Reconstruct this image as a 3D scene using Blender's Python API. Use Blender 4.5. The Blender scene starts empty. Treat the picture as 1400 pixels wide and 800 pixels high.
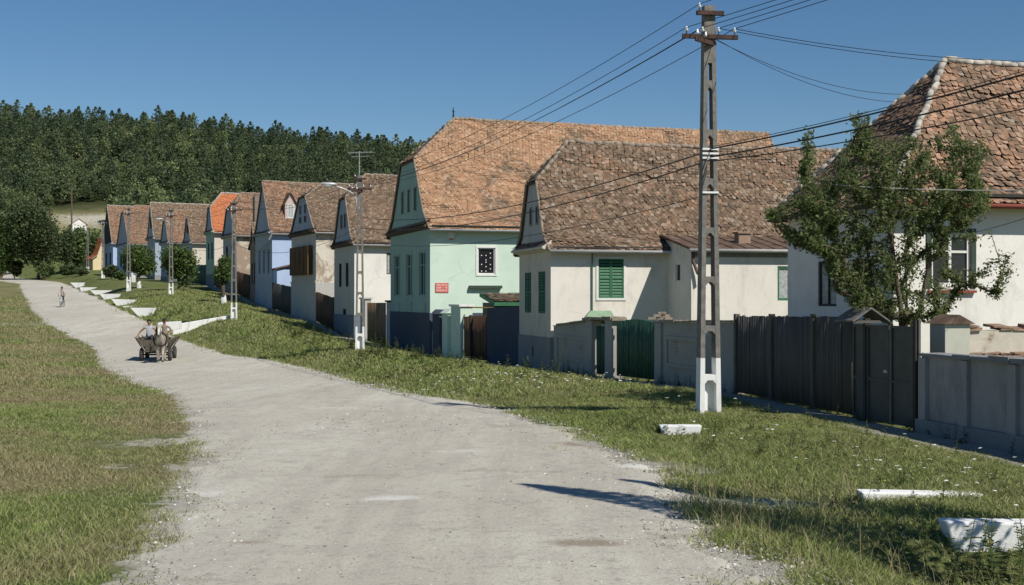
import bpy, bmesh, math, random
import numpy as np
from mathutils import Vector, Matrix, noise as mnoise
random.seed(7); RNG = np.random.default_rng(11)
S = bpy.context.scene
COL = S.collection
F, HX, HY = 1700.0, 700.0, 407.0          # focal length and eye level measured on the 1400 px wide photograph
KX = lambda px: (px - HX) / F
# ------------------------------------------------------------------ camera, sky, sun
cam_d = bpy.data.cameras.new('camera'); cam = bpy.data.objects.new('camera', cam_d); COL.objects.link(cam)
cam_d.sensor_width = 36; cam_d.lens = 36 * F / 1400; cam_d.shift_y = 7 / 1400
cam_d.clip_end = 4000; cam_d.clip_start = 0.1
cam.rotation_euler = (math.radians(90), 0, 0); S.camera = cam
SUN_AZ = math.atan2(0.72, -0.69)            # ground direction in which shadows fall
SUN_EL = math.radians(46)
to_sun = Vector((0.70 * math.cos(SUN_EL), -0.714 * math.cos(SUN_EL), math.sin(SUN_EL))).normalized()
w = bpy.data.worlds.new('World'); S.world = w; w.use_nodes = True
nt = w.node_tree; bg = nt.nodes['Background']
sky = nt.nodes.new('ShaderNodeTexSky'); sky.sky_type = 'NISHITA'; sky.sun_disc = False
sky.sun_elevation = SUN_EL; sky.sun_rotation = math.atan2(to_sun.x, to_sun.y)
sky.air_density = 1.0; sky.dust_density = 0.0; sky.ozone_density = 4.0; sky.altitude = 300
hs = nt.nodes.new('ShaderNodeHueSaturation'); hs.inputs['Saturation'].default_value = 1.18; nt.links.new(sky.outputs[0], hs.inputs['Color']); nt.links.new(hs.outputs[0], bg.inputs[0]); bg.inputs[1].default_value = 0.077
sd = bpy.data.lights.new('sun', 'SUN'); sd.energy = 4.8; sd.angle = math.radians(0.53); sd.color = (1.0, 0.95, 0.87)
so = bpy.data.objects.new('sun', sd); COL.objects.link(so); so.location = (30, -30, 60)
so.rotation_euler = (-to_sun).to_track_quat('-Z', 'Y').to_euler()
S.view_settings.view_transform = 'Standard'; S.view_settings.look = 'None'
S.view_settings.exposure = 0.0; S.view_settings.gamma = 1.0
S.render.engine = 'CYCLES'; S.cycles.max_bounces = 6; S.cycles.transparent_max_bounces = 8

# ------------------------------------------------------------------ tags and things
def tag(o, label=None, cat=None, group=None, kind=None):
    for k, v in (('label', label), ('category', cat), ('group', group), ('kind', kind)):
        if v: o[k] = v
    return o
def thing(name, loc, label, cat, group=None):
    o = bpy.data.objects.new(name, None); COL.objects.link(o); o.location = loc
    o.empty_display_size = 0.3
    return tag(o, label, cat, group)
def copy_tree(o, parent=None):
    c = o.copy(); COL.objects.link(c); c.parent = parent
    for ch in o.children: copy_tree(ch, c)
    return c
def link_mesh(name, me, mats, parent=None, loc=None):
    for m in (mats if isinstance(mats, (list, tuple)) else [mats]): me.materials.append(m)
    o = bpy.data.objects.new(name, me); COL.objects.link(o)
    if parent: o.parent = parent
    if loc is not None: o.location = loc
    return o
def np_mesh(name, V, polys, rnd=None, smooth=False):
    V = np.asarray(V, dtype=np.float32); polys = np.asarray(polys, dtype=np.int32)
    m, k = polys.shape
    me = bpy.data.meshes.new(name)
    me.vertices.add(len(V)); me.vertices.foreach_set('co', V.ravel())
    me.loops.add(m * k); me.loops.foreach_set('vertex_index', polys.ravel())
    me.polygons.add(m); me.polygons.foreach_set('loop_start', np.arange(0, m * k, k, dtype=np.int32))
    me.update(calc_edges=True)
    if rnd is not None:
        a = me.attributes.new('rnd', 'FLOAT', 'FACE'); a.data.foreach_set('value', np.asarray(rnd, dtype=np.float32))
    if smooth: me.polygons.foreach_set('use_smooth', np.ones(m, dtype=bool))
    return me
class MB:
    """collects simple shapes in world coordinates; build() links them as one mesh object"""
    def __init__(s): s.v = []; s.f = []; s.mi = []
    def add(s, vs, fs, mi=0):
        o = len(s.v); s.v += [tuple(v) for v in vs]
        for f in fs: s.f.append(tuple(i + o for i in f)); s.mi.append(mi)
        return s
    def hexa(s, p, mi=0):           # 8 corners: bottom ring 0-3, top ring 4-7
        return s.add(p, [(3,2,1,0),(4,5,6,7),(0,1,5,4),(1,2,6,5),(2,3,7,6),(3,0,4,7)], mi)
    def box(s, x0, x1, y0, y1, z0, z1, mi=0):
        return s.hexa([(x0,y0,z0),(x1,y0,z0),(x1,y1,z0),(x0,y1,z0),(x0,y0,z1),(x1,y0,z1),(x1,y1,z1),(x0,y1,z1)], mi)
    def fbox(s, P, a0, a1, b0, b1, c0, c1, mi=0):    # box in a frame function P(a, b, c)
        return s.hexa([P(a0,b0,c0),P(a1,b0,c0),P(a1,b1,c0),P(a0,b1,c0),P(a0,b0,c1),P(a1,b0,c1),P(a1,b1,c1),P(a0,b1,c1)], mi)
    def tube(s, pts, rad, n=6, mi=0, caps=True):
        pts = [Vector(p) for p in pts]; k = len(pts)
        if not hasattr(rad, '__len__'): rad = [rad] * k
        o = len(s.v); up = None
        for i, p in enumerate(pts):
            t = (pts[min(i+1, k-1)] - pts[max(i-1, 0)])
            if t.length < 1e-9: t = Vector((0, 0, 1))
            t.normalize()
            if up is None:
                up = Vector((0, 0, 1)) if abs(t.z) < 0.9 else Vector((1, 0, 0))
            x = up - t * up.dot(t)
            if x.length < 1e-6: x = t.orthogonal()
            x.normalize(); up = x; y = t.cross(x)
            for j in range(n):
                q = 2 * math.pi * j / n
                s.v.append(tuple(p + x * (rad[i] * math.cos(q)) + y * (rad[i] * math.sin(q))))
        for i in range(k - 1):
            for j in range(n):
                a = o + i*n + j; b = o + i*n + (j+1) % n
                s.f.append((a, b, b + n, a + n)); s.mi.append(mi)
        if caps:
            s.f.append(tuple(o + j for j in reversed(range(n)))); s.mi.append(mi)
            s.f.append(tuple(o + (k-1)*n + j for j in range(n))); s.mi.append(mi)
        return s
    def ball(s, c, r, nu=10, nv=7, mi=0, sc=(1,1,1)):
        o = len(s.v); c = Vector(c)
        for i in range(nv + 1):
            th = math.pi * i / nv
            for j in range(nu):
                ph = 2 * math.pi * j / nu
                s.v.append((c.x + r*sc[0]*math.sin(th)*math.cos(ph), c.y + r*sc[1]*math.sin(th)*math.sin(ph), c.z + r*sc[2]*math.cos(th)))
        for i in range(nv):
            for j in range(nu):
                a = o + i*nu + j; b = o + i*nu + (j+1) % nu
                s.f.append((a, a + nu, b + nu, b)); s.mi.append(mi)
        return s
    def build(s, name, mats, parent=None, origin=(0,0,0), loc=None, smooth=False, bevel=0):
        me = bpy.data.meshes.new(name); ox, oy, oz = origin
        me.from_pydata([(x-ox, y-oy, z-oz) for x, y, z in s.v], [], s.f); me.update()
        for m in (mats if isinstance(mats, (list, tuple)) else [mats]): me.materials.append(m)
        if any(s.mi): me.polygons.foreach_set('material_index', s.mi)
        if smooth: me.polygons.foreach_set('use_smooth', [True] * len(s.f))
        o = bpy.data.objects.new(name, me); COL.objects.link(o)
        if parent: o.parent = parent
        if loc is not None: o.location = loc
        if bevel:
            b = o.modifiers.new('bevel', 'BEVEL'); b.width = bevel; b.segments = 2; b.limit_method = 'ANGLE'
        return o

# ------------------------------------------------------------------ materials
def C3(c): return (c[0], c[1], c[2], 1)
class NT:
    def __init__(s, name):
        s.m = bpy.data.materials.new(name); s.m.use_nodes = True; s.t = s.m.node_tree
        s.b = s.t.nodes['Principled BSDF']; s.out = s.t.nodes['Material Output']
        s.b.inputs['Specular IOR Level'].default_value = 0.25
    def n(s, typ, **kw):
        x = s.t.nodes.new(typ)
        for k, v in kw.items():
            if k.startswith('i_'): x.inputs[int(k[2:])].default_value = v
            else: setattr(x, k, v)
        return x
    def l(s, a, b): s.t.links.new(a, b)
    def coord(s, scale=(1,1,1)):
        tc = s.n('ShaderNodeTexCoord'); mp = s.n('ShaderNodeMapping'); mp.inputs['Scale'].default_value = scale
        s.l(tc.outputs['Object'], mp.inputs[0]); return mp.outputs[0]
    def noise(s, sc, det=3, rough=.55, co=None, dist=0):
        x = s.n('ShaderNodeTexNoise'); x.inputs['Scale'].default_value = sc; x.inputs['Detail'].default_value = det
        x.inputs['Roughness'].default_value = rough; x.inputs['Distortion'].default_value = dist
        s.l(co if co else s.coord(), x.inputs['Vector']); return x.outputs['Fac']
    def ramp(s, fac, stops, const=False):
        r = s.n('ShaderNodeValToRGB'); e = r.color_ramp.elements
        if const: r.color_ramp.interpolation = 'CONSTANT'
        while len(e) < len(stops): e.new(0.5)
        for el, (p, c) in zip(e, stops):
            el.position = p; el.color = C3(c) if hasattr(c, '__len__') else (c, c, c, 1)
        s.l(fac, r.inputs[0]); return r.outputs[0]
    def mix(s, fac, a, b, mode='MIX'):
        x = s.n('ShaderNodeMix', data_type='RGBA', blend_type=mode)
        for v, i in ((fac, 0), (a, 6), (b, 7)):
            if hasattr(v, 'is_linked') or hasattr(v, 'links'): s.l(v, x.inputs[i])
            else: x.inputs[i].default_value = v if i == 0 else C3(v)
        return x.outputs[2]
    def math(s, op, a, b=0.0):
        x = s.n('ShaderNodeMath', operation=op)
        for i, v in enumerate((a, b)):
            if hasattr(v, 'links'): s.l(v, x.inputs[i])
            else: x.inputs[i].default_value = v
        return x.outputs[0]
    def attr(s, name): return s.n('ShaderNodeAttribute', attribute_name=name).outputs['Fac']
    def color(s, c):
        if hasattr(c, 'links'): s.l(c, s.b.inputs['Base Color'])
        else: s.b.inputs['Base Color'].default_value = C3(c)
    def bump(s, h, strength=.4, dist=.02):
        x = s.n('ShaderNodeBump'); x.inputs['Strength'].default_value = strength; x.inputs['Distance'].default_value = dist
        s.l(h, x.inputs['Height']); s.l(x.outputs[0], s.b.inputs['Normal'])
    def rough(s, r): s.b.inputs['Roughness'].default_value = r; return s
def lum(c, k): return tuple(min(1, max(0, x * k)) for x in c)
def plaster(name, c, dirt=.5, stain=(0.22, 0.19, 0.15), big=.45, bumpv=.35):
    m = NT(name)
    n1 = m.noise(big, 5, .65); n2 = m.noise(7, 4, .7); n3 = m.noise(1.2, 6, .75, m.coord((1, 1, .35)))
    col = m.mix(m.ramp(n1, [(.35, 0), (.7, 1)]), lum(c, 1.0), lum(c, .86))
    col = m.mix(m.ramp(n2, [(.3, 0), (.8, .3)]), col, lum(c, 1.1))
    col = m.mix(m.ramp(m.noise(.8, 5, .6, None, 1.0), [(.585, 0), (.60, .5)]), col, lum(c, .88))
    vo = m.n('ShaderNodeTexVoronoi', feature='DISTANCE_TO_EDGE'); vo.inputs['Scale'].default_value = .55; dn = m.n('ShaderNodeTexNoise'); dn.inputs['Scale'].default_value = 2.5; dn.inputs['Detail'].default_value = 5
    cx = m.coord(); m.l(cx, dn.inputs[0]); m.l(m.mix(.16, cx, dn.outputs['Color']), vo.inputs['Vector'])
    cr = m.math('MULTIPLY', m.ramp(vo.outputs['Distance'], [(.003, .35), (.009, 0)]), m.ramp(m.noise(.6, 2), [(.5, 0), (.6, 1)]))
    col = m.mix(cr, col, lum(c, .45))
    col = m.mix(m.math('MULTIPLY', m.ramp(n3, [(.52, 0), (.72, 1)]), dirt), col, stain)
    m.color(col); m.rough(.92); m.bump(m.noise(26, 4, .7), bumpv, .012); return m.m
def peeling(name, c, under, amount=.5, scale=.9):
    m = NT(name)
    n1 = m.noise(scale, 8, .68, None, .5); n2 = m.noise(6, 4, .7); n3 = m.noise(.5, 3)
    base = m.mix(m.ramp(n2, [(.3, 0), (.75, 1)]), c, lum(c, .78))
    base = m.mix(m.ramp(n3, [(.4, 0), (.65, .5)]), base, lum(c, .7))
    br = m.n('ShaderNodeTexBrick'); br.inputs['Scale'].default_value = 1
    br.inputs['Brick Width'].default_value = .26; br.inputs['Row Height'].default_value = .08; br.inputs['Mortar Size'].default_value = .012
    br.inputs['Color1'].default_value = C3(under); br.inputs['Color2'].default_value = C3(lum(under, .7)); br.inputs['Mortar'].default_value = (.4, .36, .3, 1)
    cx = m.n('ShaderNodeTexCoord'); sx = m.n('ShaderNodeSeparateXYZ'); m.l(cx.outputs['Object'], sx.inputs[0])
    cb = m.n('ShaderNodeCombineXYZ'); m.l(m.math('ADD', sx.outputs[0], sx.outputs[1]), cb.inputs[0]); m.l(sx.outputs[2], cb.inputs[1]); m.l(cb.outputs[0], br.inputs[0])
    f = m.ramp(n1, [(1 - amount - .04, 0), (1 - amount + .04, 1)])
    m.color(m.mix(f, base, br.outputs['Color'])); m.rough(.95); m.bump(m.noise(20, 4), .4, .015); return m.m
def simple(name, c, var=.25, sc=8, rough=.8, bump=.2, metal=0, spec=.25):
    m = NT(name); n = m.noise(sc, 4, .65)
    m.color(m.mix(m.ramp(n, [(.3, 0), (.75, 1)]), lum(c, 1 - var), lum(c, 1 + var * .7))); m.rough(rough)
    m.b.inputs['Metallic'].default_value = metal; m.b.inputs['Specular IOR Level'].default_value = spec
    if bump: m.bump(m.noise(sc * 4, 3), bump, .006)
    return m.m
def wood(name, c, var=.45, vertical=True, rough=.85):
    m = NT(name); co = m.coord((9, 9, .6) if vertical else (1, 1, 12))
    n = m.noise(2.2, 5, .7, co); n2 = m.noise(.9, 3)
    col = m.mix(m.ramp(n, [(.3, 0), (.72, 1)]), lum(c, 1 - var), lum(c, 1 + var * .6))
    col = m.mix(m.math('MULTIPLY', m.attr('rnd'), .6), col, lum(c, .45))
    m.color(m.mix(m.ramp(n2, [(.4, 0), (.7, .4)]), col, lum(c, 1.3))); m.rough(rough); m.bump(n, .3, .006); return m.m
def tile_mat(name, old, new, lo, hi, sc=.55, lichen=.5):
    m = NT(name); r = m.attr('rnd')
    a = m.ramp(r, old); b = m.ramp(r, new)
    f = m.ramp(m.noise(sc, 6, .72, None, .6), [(lo, 0), (hi, 1)])
    f = m.math('ADD', f, m.math('MULTIPLY', m.math('SUBTRACT', m.noise(3.2, 2), .5), .9))
    x = m.n('ShaderNodeClamp'); m.l(f, x.inputs[0])
    col = m.mix(x.outputs[0], a, b)
    li = m.ramp(m.noise(14, 4, .75), [(.55, 0), (.72, 1)])
    col = m.mix(m.math('MULTIPLY', li, lichen), col, (.29, .25, .18))
    dk = m.ramp(m.noise(9, 3, .7), [(.3, 1), (.48, 0)])
    col = m.mix(m.math('MULTIPLY', dk, .5), col, (.06, .045, .035))
    m.color(col); m.rough(.95); m.bump(m.noise(30, 3), .4, .01); return m.m
def foliage(name, dark, mid, light, trans=.3, rough=.6):
    m = NT(name); r = m.attr('rnd')
    col = m.ramp(r, [(0, dark), (.55, mid), (1, light)])
    m.color(col); m.rough(rough); m.b.inputs['Specular IOR Level'].default_value = .2
    t = m.n('ShaderNodeBsdfTranslucent'); m.l(m.mix(.5, col, light), t.inputs[0])
    x = m.n('ShaderNodeMixShader'); x.inputs[0].default_value = trans
    m.l(m.b.outputs[0], x.inputs[1]); m.l(t.outputs[0], x.inputs[2]); m.l(x.outputs[0], m.out.inputs[0]); return m.m
OLD = [(0, (.10,.072,.05)), (.3, (.155,.107,.07)), (.6, (.20,.135,.088)), (.88, (.24,.18,.125)), (.95, (.31,.26,.20)), (1, (.36,.20,.12))]
NEW = [(0, (.18,.11,.07)), (.35, (.26,.145,.088)), (.7, (.33,.18,.108)), (1, (.38,.25,.17))]
ORG = [(0, (.32,.18,.10)), (.4, (.39,.225,.128)), (.8, (.44,.265,.155)), (1, (.48,.33,.21))]
RED = [(0, (.46,.15,.065)), (.6, (.52,.18,.08)), (1, (.56,.22,.10))]
NEW2 = [(0, (.16,.11,.075)), (.3, (.27,.16,.10)), (.65, (.38,.205,.125)), (1, (.45,.28,.19))]
MT = {
 'tile_brown': tile_mat('mottled brown roof tile', OLD, NEW, .56, .80),
 'tile_rough': tile_mat('rough weathered roof tile', OLD, NEW, .50, .82, .8),
 'tile_patchy': tile_mat('patchy orange and brown roof tile', OLD, NEW2, .38, .60, .6, .5),
 'tile_orange': tile_mat('orange roof tile', OLD, ORG, .38, .52, .42, .22),
 'tile_mid': tile_mat('faded orange brown roof tile', OLD, NEW, .40, .62, .5, .35),
 'tile_red': tile_mat('new red roof tile', RED, RED, .3, .6, .5, .0),
 'deck': simple('dark brown roof lath and tile', (.09,.065,.05), .3, 6),  # plain dark brown for the decking beneath the tiles
 'mortar': simple('grey mortared ridge', (.31,.25,.19), .35, 5, .95, .5),
 'mortar_white': simple('white mortared ridge', (.47,.43,.37), .45, 4, .95, .5),
 'mortar_red': simple('red ridge tile', (.42,.17,.09), .25, 4, .9, .3),
 'cream': plaster('cream plaster', (.76,.72,.64), .32),
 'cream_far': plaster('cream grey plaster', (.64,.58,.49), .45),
 'white': plaster('white lime plaster', (.80,.77,.71), .28),
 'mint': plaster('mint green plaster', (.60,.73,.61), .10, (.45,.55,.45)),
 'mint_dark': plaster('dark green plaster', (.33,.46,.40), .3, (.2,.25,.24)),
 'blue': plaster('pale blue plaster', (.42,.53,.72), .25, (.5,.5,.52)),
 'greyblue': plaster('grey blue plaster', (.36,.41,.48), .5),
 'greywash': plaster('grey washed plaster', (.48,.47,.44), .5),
 'peel': peeling('white plaster peeling to brick', (.72,.67,.56), (.42,.32,.22), .50),
 'peel_brick': peeling('plaster fallen off brick', (.62,.57,.46), (.36,.24,.16), .58),
 'brick_brown': peeling('bare brown brick', (.2,.14,.1), (.2,.12,.08), .8),
 'yellow': plaster('yellow plaster', (.70,.58,.36), .2),
 'plinth_grey': plaster('grey cement plinth', (.27,.27,.27), .5, (.12,.12,.11)),
 'plinth_blue': peeling('dark blue plinth paint', (.085,.10,.13), (.20,.22,.25), .30, 1.6),
 'plinth_bluegrey': plaster('blue grey plinth', (.16,.19,.24), .4),
 'arm_rust': simple('dark rusted cross arm', (.075,.045,.035), .4, 8, .8, .2),
 'wall_grey': peeling('grey plaster boundary wall', (.42,.40,.365), (.28,.18,.13), .36, .8),
 'wall_mauve': plaster('mauve grey cement wall', (.40,.37,.36), .7, (.18,.15,.14)),
 'stone': simple('rubble stone', (.33,.28,.22), .5, 6, .95, .7),
 'white_paint': plaster('whitewashed concrete', (.80,.80,.77), .55, (.36,.34,.28), .8, .5),
 'concrete': simple('weathered concrete pole', (.20,.19,.168), .35, 9, .95, .6),
 'glass': simple('dark window glass', (.02,.022,.025), .2, 2, .08, 0, 0, .5),
 'curtain': simple('white curtain behind glass', (.42,.44,.42), .4, 9, .3, 0),
 'frame_white': simple('white painted window frame', (.74,.73,.69), .1, 6, .6, .1),
 'frame_green': simple('green painted wood', (.05,.165,.085), .25, 8, .6, .2),
 'green_metal': simple('dark green painted boards', (.035,.10,.06), .35, 5, .65, .2),
 'frame_dark': simple('dark painted wood', (.045,.04,.035), .3, 6, .6, .2),
 'frame_dkgreen': simple('dark green window casing', (.05,.075,.055), .3, 6, .6, .2),
 'wood_dark': wood('dark weathered boards', (.13,.118,.10), .35),
 'wood_brown': wood('brown gate boards', (.15,.085,.05)),
 'wood_tan': wood('tan gate boards', (.36,.22,.11)),
 'wood_box': wood('dark brown timber porch', (.11,.06,.03)),
 'wood_yellow': wood('new yellow timber', (.50,.30,.07), .2),
 'iron': simple('dark gate sheet iron', (.075,.078,.075), .3, 3, .5, .05, 0, .4),
 'black': simple('black fittings', (.02,.02,.02), .2, 8, .6, 0),
 'rust': simple('rusty sheet metal', (.15,.10,.072), .6, 2.2, .85, .3),
 'gutter': simple('grey zinc gutter', (.45,.44,.42), .2, 4, .5, .1),
 'gutter_red': simple('red brown gutter', (.28,.08,.055), .2, 4, .6, .1),
 'steel': simple('galvanised steel arm', (.55,.56,.56), .15, 5, .4, 0, .3, .5),
 'lamp_glass': simple('white lamp lens', (.82,.82,.80), .05, 5, .25, 0, 0, .5),
 'ceramic': simple('white glazed insulator', (.80,.80,.78), .05, 5, .2, 0, 0, .5),
 'wire': simple('black wire', (.025,.025,.027), .1, 3, .6, 0),
 'wire_white': simple('pale cable', (.5,.5,.46), .1, 3, .6, 0),
 'bark': simple('grey brown bark', (.14,.11,.08), .4, 14, .95, .6),
 'leaf': foliage('garden tree leaf', (.065,.09,.034), (.14,.185,.065), (.25,.30,.115), .45),
 'leaf_young': foliage('street tree leaf', (.05,.085,.025), (.09,.14,.04), (.14,.20,.06), .35),
 'leaf_dark': foliage('dark tree leaf', (.035,.055,.024), (.07,.10,.04), (.13,.16,.068), .35),
 'leaf_mid': foliage('hill tree leaf', (.065,.10,.04), (.11,.16,.06), (.18,.23,.085), .35),
 'leaf_pale': foliage('pale tree leaf', (.07,.085,.04), (.12,.14,.065), (.17,.18,.09), .25),
 'pine': foliage('pine needles', (.05,.075,.045), (.085,.12,.062), (.13,.17,.08), .3),
 'forest': foliage('forest leaves', (.045,.07,.042), (.12,.16,.075), (.25,.29,.12), .35),
 'tin': simple('grey shingle', (.17,.16,.15), .3, 6, .8, .3),
 'red_sign': simple('faded red sign', (.60,.13,.10), .15, 8, .6, 0),
 'sign_white': simple('white sign lettering', (.82,.74,.70), .05, 8, .6, 0),
 'tyre': simple('dusty tyre rubber', (.05,.05,.048), .3, 10, .9, .2),
 'cart_wood': wood('grey cart planks', (.12,.10,.075)),
 'skin_tan': simple('tanned skin', (.36,.20,.13), .1, 12, .6, 0),
 'hair': simple('dark hair', (.02,.016,.013), .2, 20, .7, .2),
 'shirt_grey': simple('grey vest', (.42,.43,.46), .15, 9, .9, .2),
 'shirt_tan': simple('tan shirt', (.30,.26,.19), .15, 9, .9, .2),
 'shirt_pink': simple('pale pink shirt', (.55,.44,.41), .12, 9, .9, .2),
 'trousers': simple('dark trousers', (.035,.037,.045), .2, 9, .9, .2),
 'trousers_olive': simple('olive trousers', (.11,.10,.07), .2, 9, .9, .2),
 'horse': simple('pale grey horse coat', (.44,.39,.32), .5, 3.2, .8, .1),
 'horse_dark': simple('dark grey mane', (.07,.065,.06), .3, 6, .8, .1),
 'hay': simple('cut green fodder', (.13,.14,.045), .5, 16, .95, .8),
 'leather': simple('dark harness leather', (.035,.028,.022), .2, 8, .6, .1),
 'bike': simple('white bicycle paint', (.7,.7,.7), .1, 6, .35, 0, 0, .5),
}
# ------------------------------------------------------------------ terrain
_P = np.random.default_rng(5).random((256, 256))
def vn(x, y, seed=0):                 # smooth value noise on arrays, 0..1
    x = np.asarray(x, float) + seed * 37.3; y = np.asarray(y, float) + seed * 17.7
    xi = np.floor(x).astype(int); yi = np.floor(y).astype(int); fx = x - xi; fy = y - yi
    fx = fx*fx*(3-2*fx); fy = fy*fy*(3-2*fy)
    g = lambda i, j: _P[i % 256, j % 256]
    return (g(xi,yi)*(1-fx)+g(xi+1,yi)*fx)*(1-fy) + (g(xi,yi+1)*(1-fx)+g(xi+1,yi+1)*fx)*fy
def fbm(x, y, seed=0, o=4):
    r = 0; a = .5; t = 0
    for k in range(o): r = r + a * vn(x * 2**k, y * 2**k, seed + k); t += a; a *= .55
    return r / t
_yt = np.arange(-60, 900, 1.0)
def smooth_table(ys, zs, sig):
    z = np.interp(_yt, ys, zs); k = np.arange(-30, 31); g = np.exp(-.5*(k/sig)**2); g /= g.sum()
    return np.convolve(np.pad(z, 30, mode='edge'), g, mode='valid')
_zr = smooth_table([-60, 0, 10, 25, 45, 60, 80, 111, 150, 190, 226, 300, 900], [-2.25, -2.25, -2.3, -2.45, -2.9, -3.18, -2.62, -.9, .8, 2.4, 3.6, 5, 5], 5)
z_road = lambda Y: np.interp(Y, _yt, _zr)
_zp = smooth_table([-60, 10, 24.2, 40, 56.7, 70, 84, 115, 134, 170, 226, 900], [-2.15, -2.2, -2.32, -2.4, -2.43, -2.1, -1.48, .2, 1.0, 2.65, 4.6, 5], 3)
z_pole = lambda Y: np.interp(Y, _yt, _zp)
x_pole = lambda Y: np.interp(Y, [-60, 10, 24.2, 56.7, 84, 115, 134, 170, 226, 300], [24, 7.5, 3.8, -6.9, -18.8, -31, -39.5, -56, -77.5, -100])
HOUSE_LINE = [(-60, 28), (0, 13), (19.6, 8.07), (30.3, 5.42), (46, 1.49), (50.8, .3), (62, -4.1), (70, -6.8), (82, -10.4), (88, -12.6), (95, -15), (102, -18.1), (110, -21.2), (116, -24), (125, -27.75), (131, -30.4), (137, -32.8), (143, -35.4), (152, -39), (157, -41.4), (185, -58.5), (230, -80), (300, -104)]
x_house = lambda Y: np.interp(Y, [a for a, b in HOUSE_LINE], [b for a, b in HOUSE_LINE])
_zh = smooth_table([-60, 10, 19.6, 22.4, 30.3, 46, 62, 82, 95, 110, 125, 137, 152, 185, 230, 900], [-2.5, -2.5, -2.5, -2.44, -2.32, -2.73, -2.95, -2.75, -1.84, -1.0, .37, 1.3, 1.7, 2.8, 4.6, 5], 2)
z_house = lambda Y: np.interp(Y, _yt, _zh)
def road_at(px, py):                  # where the road surface shows at that spot of the photograph
    ys = np.arange(6, 215, .05); p = HY - F * z_road(ys) / ys
    i = int(np.argmin(np.abs(p - py))); return KX(px) * ys[i], ys[i]
_L = [(170,800),(183,778),(200,740),(215,703),(232,682),(240,650),(263,628),(262,600),(255,569),(240,548),(226,539),(180,520),(137,499),(134,477),(100,460),(65,440),(44,425),(38,412),(31,397),(28,388)]
_R = [(1105,800),(1045,770),(985,742),(955,709),(925,680),(880,650),(819,607),(781,594),(733,577),(700,562),(650,552),(540,535),(466,517),(420,503),(370,493),(305,484),(262,470),(228,456),(200,440),(165,424),(135,408),(110,398),(92,390),(80,386)]
def edge_tab(pts):
    q = sorted((y, x) for x, y in (road_at(*p) for p in pts)); y0, x0 = q[0]; y1, x1 = q[-1]
    ys = [-60, y0 - 4] + [a for a, b in q] + [y1 + 20, 300]; xs = [x0 + 4, x0 + .4] + [b for a, b in q] + [x1 - 12, x1 - 60]
    return ys, xs
_le, _re = edge_tab(_L), edge_tab(_R)
x_left = lambda Y: np.interp(Y, *_le)
x_right = lambda Y: np.interp(Y, *_re)
def sstep(a, b, x):
    t = np.clip((x - a) / (b - a), 0, 1); return t*t*(3-2*t)
DIPS = [(4.95, 11.0, 1.5, .85, .5), (3.15, 22.0, .75, .75, .32)]      # the ditch in front of the culvert walls
def ground(X, Y):
    X = np.asarray(X, float); Y = np.asarray(Y, float)
    zr, zp, zh = z_road(Y), z_pole(Y), z_house(Y)
    xr, xp, xh = x_right(Y), x_pole(Y), x_house(Y)
    xp = np.maximum(xp, xr + 1.2); xh = np.maximum(xh, xp + 1.2)
    q = np.clip((X - xr) / np.maximum(xp - xr, .5), 0, 1)
    q2 = np.clip((X - xp) / np.maximum(xh - .9 - xp, .5), 0, 1)
    bank = np.where(X < xp, zr + (zp - zr) * sstep(0, .9, q), zp + (zh - zp) * sstep(.15, 1, q2))
    z = np.where(X < xr, zr, bank)
    dl = np.maximum(x_left(Y) - X, 0)
    for dx, dy, rx, ry, dd in DIPS: z = z - dd * np.exp(-(((X - dx) / rx)**4 + ((Y - dy) / ry)**4))
    z = z + .25 * sstep(.5, 9, dl) * sstep(12, 30, Y) * (1 - sstep(120, 170, Y)) + .6 * sstep(20, 60, dl) * sstep(60, 150, Y)
    hz = np.interp(Y, [-60, 226, 250, 290, 330, 400, 470, 520, 700, 900], [0, 0, 2, 10, 19, 40, 59.3, 57, 40, 30])
    hz = hz * np.interp(X, [-320, -193, -28, 110, 300], [1.06, 1, .80, .52, .35])
    off = sstep(0, 2, np.maximum(x_left(Y) - X, X - xr))
    bumps = (fbm(X*.35, Y*.35, 3) - .5) * .22 + (fbm(X*1.3, Y*1.3, 8) - .5) * .07
    bumps = bumps * (1 - sstep(-1.6, -.4, X - xh))
    return z + hz + off * bumps + sstep(240, 300, Y) * (fbm(X*.03, Y*.03, 21) - .5) * 10
def hit(px, py, y0=6, y1=560):        # the ground point that shows at a spot of the photograph
    ys = np.concatenate([np.arange(y0, 80, .05), np.arange(80, y1, .25)])
    ray = (HY - py) / F * ys; g = ground(KX(px) * ys, ys)
    i = int(np.argmax(g >= ray)); Y = float(ys[i]); return KX(px) * Y, Y, float(g[i])

CULV = [((1293,714), (1470,716), (1330,775), (1470,800)), ((902,582), (960,582), (915,597), (948,601)), ((178,421), (214,421), (190,430), (203,434)), ((152,409), (186,410), (160,416), (181,418.5)), ((136,402), (165,402), (143,407.5), (160,409)), ((123,397), (154,397), (130,401), (148,402)), ((109,393), (133,393), (111,397.5), (132,397.5)), ((96,386.5), (116,386.5), (104,392), (112,393))]
CUL_D = {}
for _tl, _tr, _bl, _br in CULV[2:]:
    _d = hit(*_bl)[1]; CUL_D[_tl] = _d; _xm = KX((_bl[0] + _br[0]) / 2) * _d
    DIPS.append((_xm, _d - 1.25, 1.1 + .004 * _d, 1.2, .45))
def grass_nodes(m):
    """colour of short grass over soil, the same field for the ground sheet and for the blades"""
    co = m.coord()
    patch = m.ramp(m.noise(.22, 5, .62, co, .4), [(.36, 0), (.62, 1)])
    fine = m.noise(2.4, 4, .7, co)
    return co, patch, fine
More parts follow.
